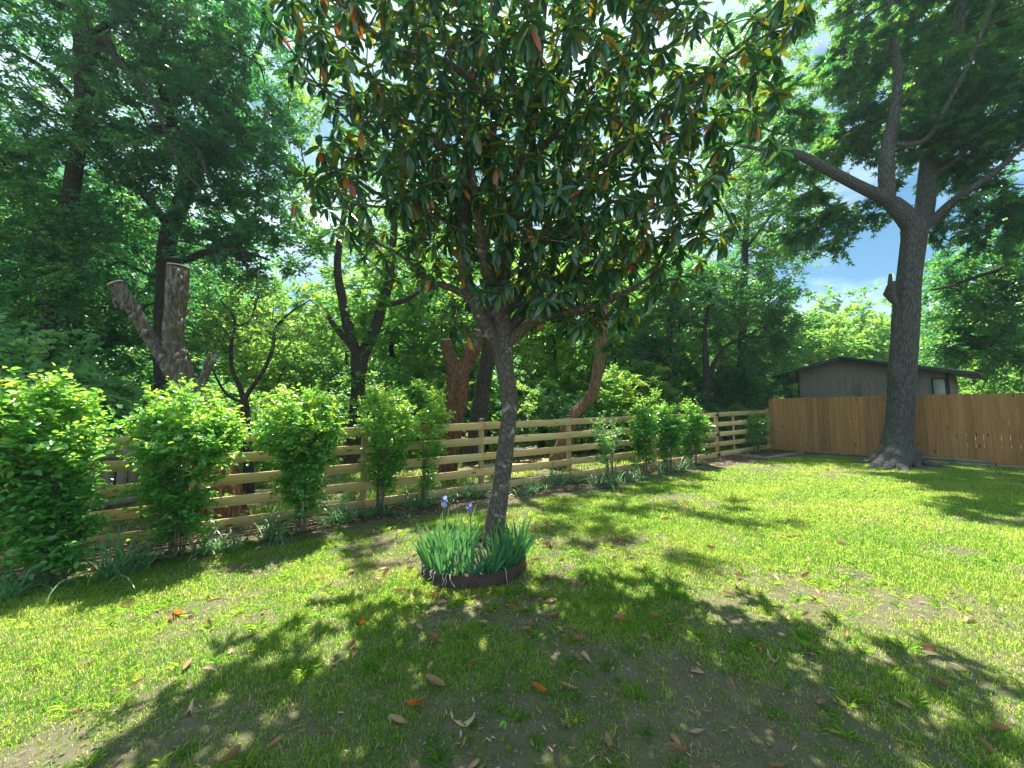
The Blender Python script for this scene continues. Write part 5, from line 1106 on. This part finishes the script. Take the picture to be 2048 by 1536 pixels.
def grass(zones, seed, name, label, mask, hz=(.018, .044), dfun=dens, rb=0.0):
    r = np.random.default_rng(seed); mb = MB()
    for (x0, x1, y0, y1, perm2, w, hs) in zones:
        n = int((x1 - x0) * (y1 - y0) * perm2); nc = n // 6; cx = r.uniform(x0, x1, nc); cy = r.uniform(y0, y1, nc)
        fr = np.abs(cx) < 1.5 * np.maximum(cy, .2) + 1.2; dd = dfun(cx, cy); k = fr & mask(cx, cy) & (r.random(nc) < dd); cx, cy, dd = cx[k], cy[k], dd[k]; m = 6
        X = np.repeat(cx, m) + r.normal(size=len(cx) * m) * (.012 + w * 1.5); Y = np.repeat(cy, m) + r.normal(size=len(cx) * m) * (.012 + w * 1.5); N = len(X); kk = mask(X, Y); X, Y = X[kk], Y[kk]; N = len(X)
        D_ = np.repeat(dd, m)[kk]; tall = np.repeat(r.random(len(cx)) ** 3, m)[kk]
        h = r.uniform(*hz, N) * hs * (.6 + .5 * D_ + .9 * tall * (y0 < 6)); a = r.random(N) * 6.28; lean = r.uniform(.15, .9, N); u = np.stack([np.cos(a), np.sin(a)], 1); b = a + 1.57 + r.normal(size=N) * .5; s_ = np.stack([np.cos(b), np.sin(b)], 1)
        ww = w * r.uniform(.7, 1.3, N); z = G(X, Y) - .004; B0 = np.stack([X, Y, z], 1)
        V = np.zeros((N, 5, 3)); V[:, 0] = B0; V[:, 0, :2] -= s_ * ww[:, None] / 2; V[:, 1] = B0; V[:, 1, :2] += s_ * ww[:, None] / 2
        mid = B0.copy(); mid[:, :2] += u * (h * lean * .35)[:, None]; mid[:, 2] += h * .62; V[:, 2] = mid; V[:, 2, :2] += s_ * ww[:, None] * .42; V[:, 3] = mid; V[:, 3, :2] -= s_ * ww[:, None] * .42
        tip = B0.copy(); tip[:, :2] += u * (h * lean * 1.05)[:, None]; tip[:, 2] += h * (1.0 - .35 * lean); V[:, 4] = tip
        tone = vnoise(X, Y, .7, 21) * .35 + vnoise(X, Y, .12, 22) * .25 + r.random(N) * .5 - .08 + rb; tone = np.where(r.random(N) < .13, r.uniform(.85, 1, N), np.clip(tone, 0, .9)); rn = np.repeat(tone, 5); i = (np.arange(N) * 5)[:, None]
        mb.add(V.reshape(-1, 3), i + np.array([[0, 1, 2, 3]]), rn); mb.N.append(np.full(N, 3)); mb.L.append((i + np.array([[3, 2, 4]]) + mb.n - N * 5).ravel()); mb.fm.append(np.zeros(N, int))
    o = mb.build(name, M['grass']); tag(o, label, 'grass', None, 'stuff'); return N
grass([(-3.5, 3.5, .9, 2.0, 22000, .0030, .85), (-5.5, 5.5, 2.0, 3.6, 19000, .0034, .9), (-7, 7.5, 3.6, 5.5, 13000, .0046, .95), (-6, 10, 5.5, 8, 8000, .0066, 1.0), (-4, 14, 8, 13.6, 5000, .0095, 1.0)], 301, 'lawn_grass', 'patchy yellow green lawn grass covering the yard', inlawn)
def tufts():
    r = np.random.default_rng(36); mb = MB(); n = 1500; x = r.uniform(-5.5, 6, n); y = .95 + r.random(n) ** .9 * 5; k = inlawn(x, y) & (fence_off(x, y) < -.8) & (np.abs(x) < 1.45 * y + .5) & (vnoise(x, y, .5, 51) > .38); x, y = x[k], y[k]; m = 26
    X = np.repeat(x, m) + r.normal(size=len(x) * m) * .016; Y = np.repeat(y, m) + r.normal(size=len(x) * m) * .016; N = len(X); a = np.arctan2(Y - np.repeat(y, m), X - np.repeat(x, m)) + r.normal(size=N) * .5
    h = np.repeat(r.uniform(.035, .085, len(x)), m) * r.uniform(.5, 1.1, N); lean = r.uniform(.2, 1.3, N); B0 = np.stack([X, Y, G(X, Y) - .004], 1); d = norm(np.stack([np.cos(a) * lean, np.sin(a) * lean, np.ones(N)], 1))
    place(mb, long_leaf(.055, .25, .38), B0, d, norm(-np.stack([np.cos(a), np.sin(a), np.zeros(N)], 1) + [0, 0, .5]), h, np.clip(np.repeat(r.random(len(x)) * .4, m) + r.random(N) * .35, 0, .9)); tag(mb.build('grass_tufts', M['grass']), 'coarser dark green tufts of grass standing up in the near lawn', 'grass', None, 'stuff')
tufts()
def meadow(x, y): return (fence_off(x, y) > .3) & ((x - PA[0]) * PN[0] + (y - PA[1]) * PN[1] < .5)
def dm(x, y): return np.clip((vnoise(x, y, 1.3, 31) * .6 + vnoise(x, y, .4, 32) * .5 - .38) * 2.6, 0, 1)
grass([(-14, 9, 4, 12, 900, .010, 1.3), (-14, 16, 12, 22, 420, .018, 1.8)], 302, 'meadow_grass', 'rough grass growing under the trees beyond the rail fence', meadow, (.04, .09), dm)
# broad leaved weeds in the lawn
def weeds():
    r = np.random.default_rng(33); n = 1800; x = r.uniform(-5.5, 4.5, n); y = r.uniform(1.0, 6.5, n); k = inlawn(x, y) & (vnoise(x, y, .8, 41) > .48); x, y = x[k], y[k]; m = 12; X = np.repeat(x, m) + r.normal(size=len(x) * m) * .045; Y = np.repeat(y, m) + r.normal(size=len(x) * m) * .045
    pos = np.stack([X, Y, G(X, Y) + r.uniform(.01, .035, len(X))], 1); d = rdir(len(X), r) * [1, 1, .25]; mb = MB(); place(mb, oval(.8, .04, .05), pos, d, norm(rdir(len(X), r) * .35 + [0, 0, 1]), r.uniform(.012, .028, len(X)), r.random(len(X)) * .75)
    tag(mb.build('clover_patches', M['grass']), 'low clover and round leaved weeds scattered through the near lawn', 'weeds', None, 'stuff')
weeds()
def crumbs():
    r = np.random.default_rng(34); mb = MB(); n = 15000; x = r.uniform(-5, 6, n); y = .9 + r.random(n) ** 1.2 * 6.5; k = inlawn(x, y); x, y = x[k], y[k]; n = len(x); pos = np.stack([x, y, G(x, y) + .006], 1)
    place(mb, oval(.22, .02, .0), pos + [0, 0, .006], rdir(n, r) * [1, 1, .25], norm(rdir(n, r) * .3 + [0, 0, 1]), .01 + .04 * r.random(n) ** 2, r.random(n))
    tag(mb.build('lawn_litter', M['litter']), 'tiny dry bits of leaf and stalk strewn over the soil of the lawn', 'leaf litter', None, 'stuff')
crumbs()
def bedlitter():
    r = np.random.default_rng(35); mb = MB(); n = 3800; t = r.uniform(-8, 9, n); off = r.uniform(-.5, .9, n); q = FA + t[:, None] * FU - off[:, None] * FN; pos = np.column_stack([q, G(q[:, 0], q[:, 1]) + .03 * np.sin(np.clip((off + .35), 0, 1) * 3.1) + .018])
    place(mb, oval(.5, .06, .1), pos, rdir(n, r) * [1, 1, .2], norm(rdir(n, r) * .5 + [0, 0, 1]), r.uniform(.02, .07, n), r.random(n)); tag(mb.build('hedge_litter', M['litter']), 'dry brown leaf crumbs lying in the strip under the hedge', 'leaf litter', None, 'stuff')
    n = 2600; x = r.uniform(-12, 8, n); y = r.uniform(4, 16, n); k = fence_off(x, y) > .4; x, y = x[k], y[k]; n = len(x); mb = MB(); place(mb, oval(.5, .06, .1), np.stack([x, y, G(x, y) + .02], 1), rdir(n, r) * [1, 1, .2], norm(rdir(n, r) * .5 + [0, 0, 1]), r.uniform(.04, .11, n), r.random(n))
    tag(mb.build('wood_litter', M['litter']), 'dry leaves carpeting the ground beyond the rail fence', 'leaf litter', None, 'stuff')
bedlitter()

# fallen leaves, each its own object
def fleaf(name, seed, m, wd, curl, fold, holes=False):
    r = np.random.default_rng(seed); st = np.linspace(0, 1, 9); W_ = np.sin(np.pi * np.clip(st * .93 + .03, 0, 1)) ** .7; V = []
    for t, w in zip(st, W_):
        z = curl * (t - .5) ** 2 * 1.2 + r.normal() * .006
        for s_ in (-1, -.5, 0, .5, 1): V.append([t - .5, s_ * wd / 2 * w * (1 - abs(fold) * .3 * abs(s_)), z + fold * wd * w * s_ * s_ + r.normal() * .004])
    F = [[i * 5 + j, (i + 1) * 5 + j, (i + 1) * 5 + j + 1, i * 5 + j + 1] for i in range(8) for j in range(4) if not (holes and i == 4 and j in (0,))]
    V.append([-.62, .0, curl * .35]); F2 = [[2, len(V) - 1, 1]]
    mb = MB(); mb.add(V, F, .2 + .6 * r.random()); mb.add([V[1], V[2], V[-1]], [[0, 1, 2]], .3); return mb.build(name, m, None, True)
kinds = [('brown curled leaf', fleaf('fallen_leaf', 1, M['litter'], .42, .5, .5)), ('flat tan leaf', fleaf('fallen_leaf', 2, M['litter'], .40, .12, .12)), ('narrow rolled leaf', fleaf('fallen_leaf', 3, M['litter'], .22, .25, 1.2)), ('torn brown leaf', fleaf('fallen_leaf', 6, M['litter'], .45, .7, -.45, True))]
redk = fleaf('fallen_leaf', 11, M['red_litter'], .40, .3, .35); grk = fleaf('fallen_leaf', 12, M['green_litter'], .72, .05, .1)
me_light = fleaf('fallen_leaf', 4, M['litter'], .40, .3, .3); kinds.append(('pale curled leaf', me_light))
first = set()
def zone(x, y):
    side = 'left of ring' if x < -1.2 * y / 4 - .1 else ('right of ring' if x > .3 * y / 4 + .25 else 'below ring' if y < 4 else 'behind ring')
    return ('on the far lawn ' if y > 5 else 'on the near lawn ' if y < 2.6 else 'on mid lawn ') + side
def drop(k, x, y, size, label, group=None, rz=None, flip=None):
    src = kinds[k][1] if isinstance(k, int) else k
    if src.name not in first: first.add(src.name); o = src
    else: o = src.copy(); COL.objects.link(o)
    s_ = size * rng.uniform(.8, 1.0); o.scale = (s_, s_ * rng.uniform(.75, 1.2), s_ * rng.uniform(.7, 1.8)); o.location = (x, y, float(G(x, y)) + .016 + .01 * rng.random()); o.rotation_euler = (rng.normal() * .28 + (math.pi if (rng.random() < .3 if flip is None else flip) else 0), rng.normal() * .22, rng.uniform(0, 6.28) if rz is None else rz); return tag(o, label, 'leaf', group)
spec = [(868, 1195, redk, .12, 'bright orange leaf standing on edge just in front of the steel ring'), (355, 1232, redk, .15, 'vivid red orange leaf in the sun on the left lawn'), (345, 1243, 0, .12, 'dark brown leaf tucked under the vivid red orange one'), (1078, 1387, redk, .10, 'small red leaf on bare soil in the near shade'),
        (828, 1418, redk, .13, 'dark red leaf lying slantwise in the near shade'), (1006, 1458, grk, .045, 'round bright green leaf lying on the near soil'), (263, 1203, redk, .06, 'tiny orange red leaf at the left edge of the sunlit lawn'), (1168, 1320, 3, .12, 'torn tan leaf with a notch on the near soil'), (797, 1444, 1, .11, 'oval pale leaf with a dark rim in the near shade'),
        (868, 1373, 0, .15, 'large brown curled leaf left of the bare soil patch'), (1138, 1385, 4, .12, 'spotted pale leaf upright beside the small red leaf'), (932, 1450, 3, .12, 'pointed brown leaf left of the round green leaf'), (955, 1165, 4, .07, 'pinkish leaf leaning on the front of the steel ring'), (375, 1336, 4, .13, 'pale tan leaf lying flat in the sun near the shadow edge'),
        (1655, 1087, redk, .08, 'orange brown leaf out on the sunny right lawn'), (1640, 1188, 0, .12, 'brown curled leaf casting a dark shadow on the right lawn')]
for px, py, k, sz, lab in spec:
    p = GP(px, py); y = p[1] - (.06 if px == 955 else 0); drop(k, p[0], y, sz, lab)
r = np.random.default_rng(55); n = 0; pool = {}
while n < 280:
    if r.random() < .75: x, y = r.normal(.1, 1.9), r.normal(3.3, 1.5)
    else: x, y = r.uniform(-4.5, 8), r.uniform(3, 10)
    if y < 1.15 or abs(x) > 1.4 * y + .3 or not bool(inlawn(np.array(x), np.array(y))) or fence_off(x, y) > -.6: continue
    k = int(r.choice([0, 1, 2, 3, 4, 5], p=[.26, .2, .2, .1, .16, .08])); z = zone(x, y)
    kn = 'reddish leaves' if k == 5 else kinds[k][0][:-4] + 'leaves'
    sz = r.uniform(.065, .12); kn = ('small ' if sz < .092 else 'large ') + kn
    o = drop(redk if k == 5 else k, x, y, sz, None, 'fallen magnolia leaves on the lawn'); o['category'] = 'leaf'; pool.setdefault((kn, z), []).append((x / y, o)); n += 1
ORD = 'leftmost|second|third|fourth|fifth|sixth|seventh|eighth|ninth|tenth|eleventh|twelfth|thirteenth|fourteenth|fifteenth|sixteenth|seventeenth|eighteenth|nineteenth|twentieth|next to rightmost|rightmost'.split('|')
for (kn, z), lst in pool.items():
    lst.sort(key=lambda q: q[0])
    for i, (_, o) in enumerate(lst): o['label'] = (f'only one of the {kn} ' if len(lst) == 1 else f'leftmost of {kn} ' if i == 0 else f'{ORD[min(i, 21)]} from left of {kn} ') + z


# ------------------------------------------------------------------ air
def haze():
    m = bpy.data.materials.new('haze_air'); m.use_nodes = True; n = m.node_tree; n.nodes.clear(); o = n.nodes.new('ShaderNodeOutputMaterial'); v = n.nodes.new('ShaderNodeVolumePrincipled')
    v.inputs['Color'].default_value = (.70, .93, 1.0, 1); v.inputs['Density'].default_value = .0010; v.inputs['Anisotropy'].default_value = .35; n.links.new(v.outputs[0], o.inputs['Volume'])
    mb = MB(); mb.box((0, 0, 0), (700, 640, 24)); h = mb.build('haze', m); h.location = (0, 230, 7); tag(h, 'thin bright summer haze hanging in the air of the yard', 'haze', None, 'stuff')
haze()
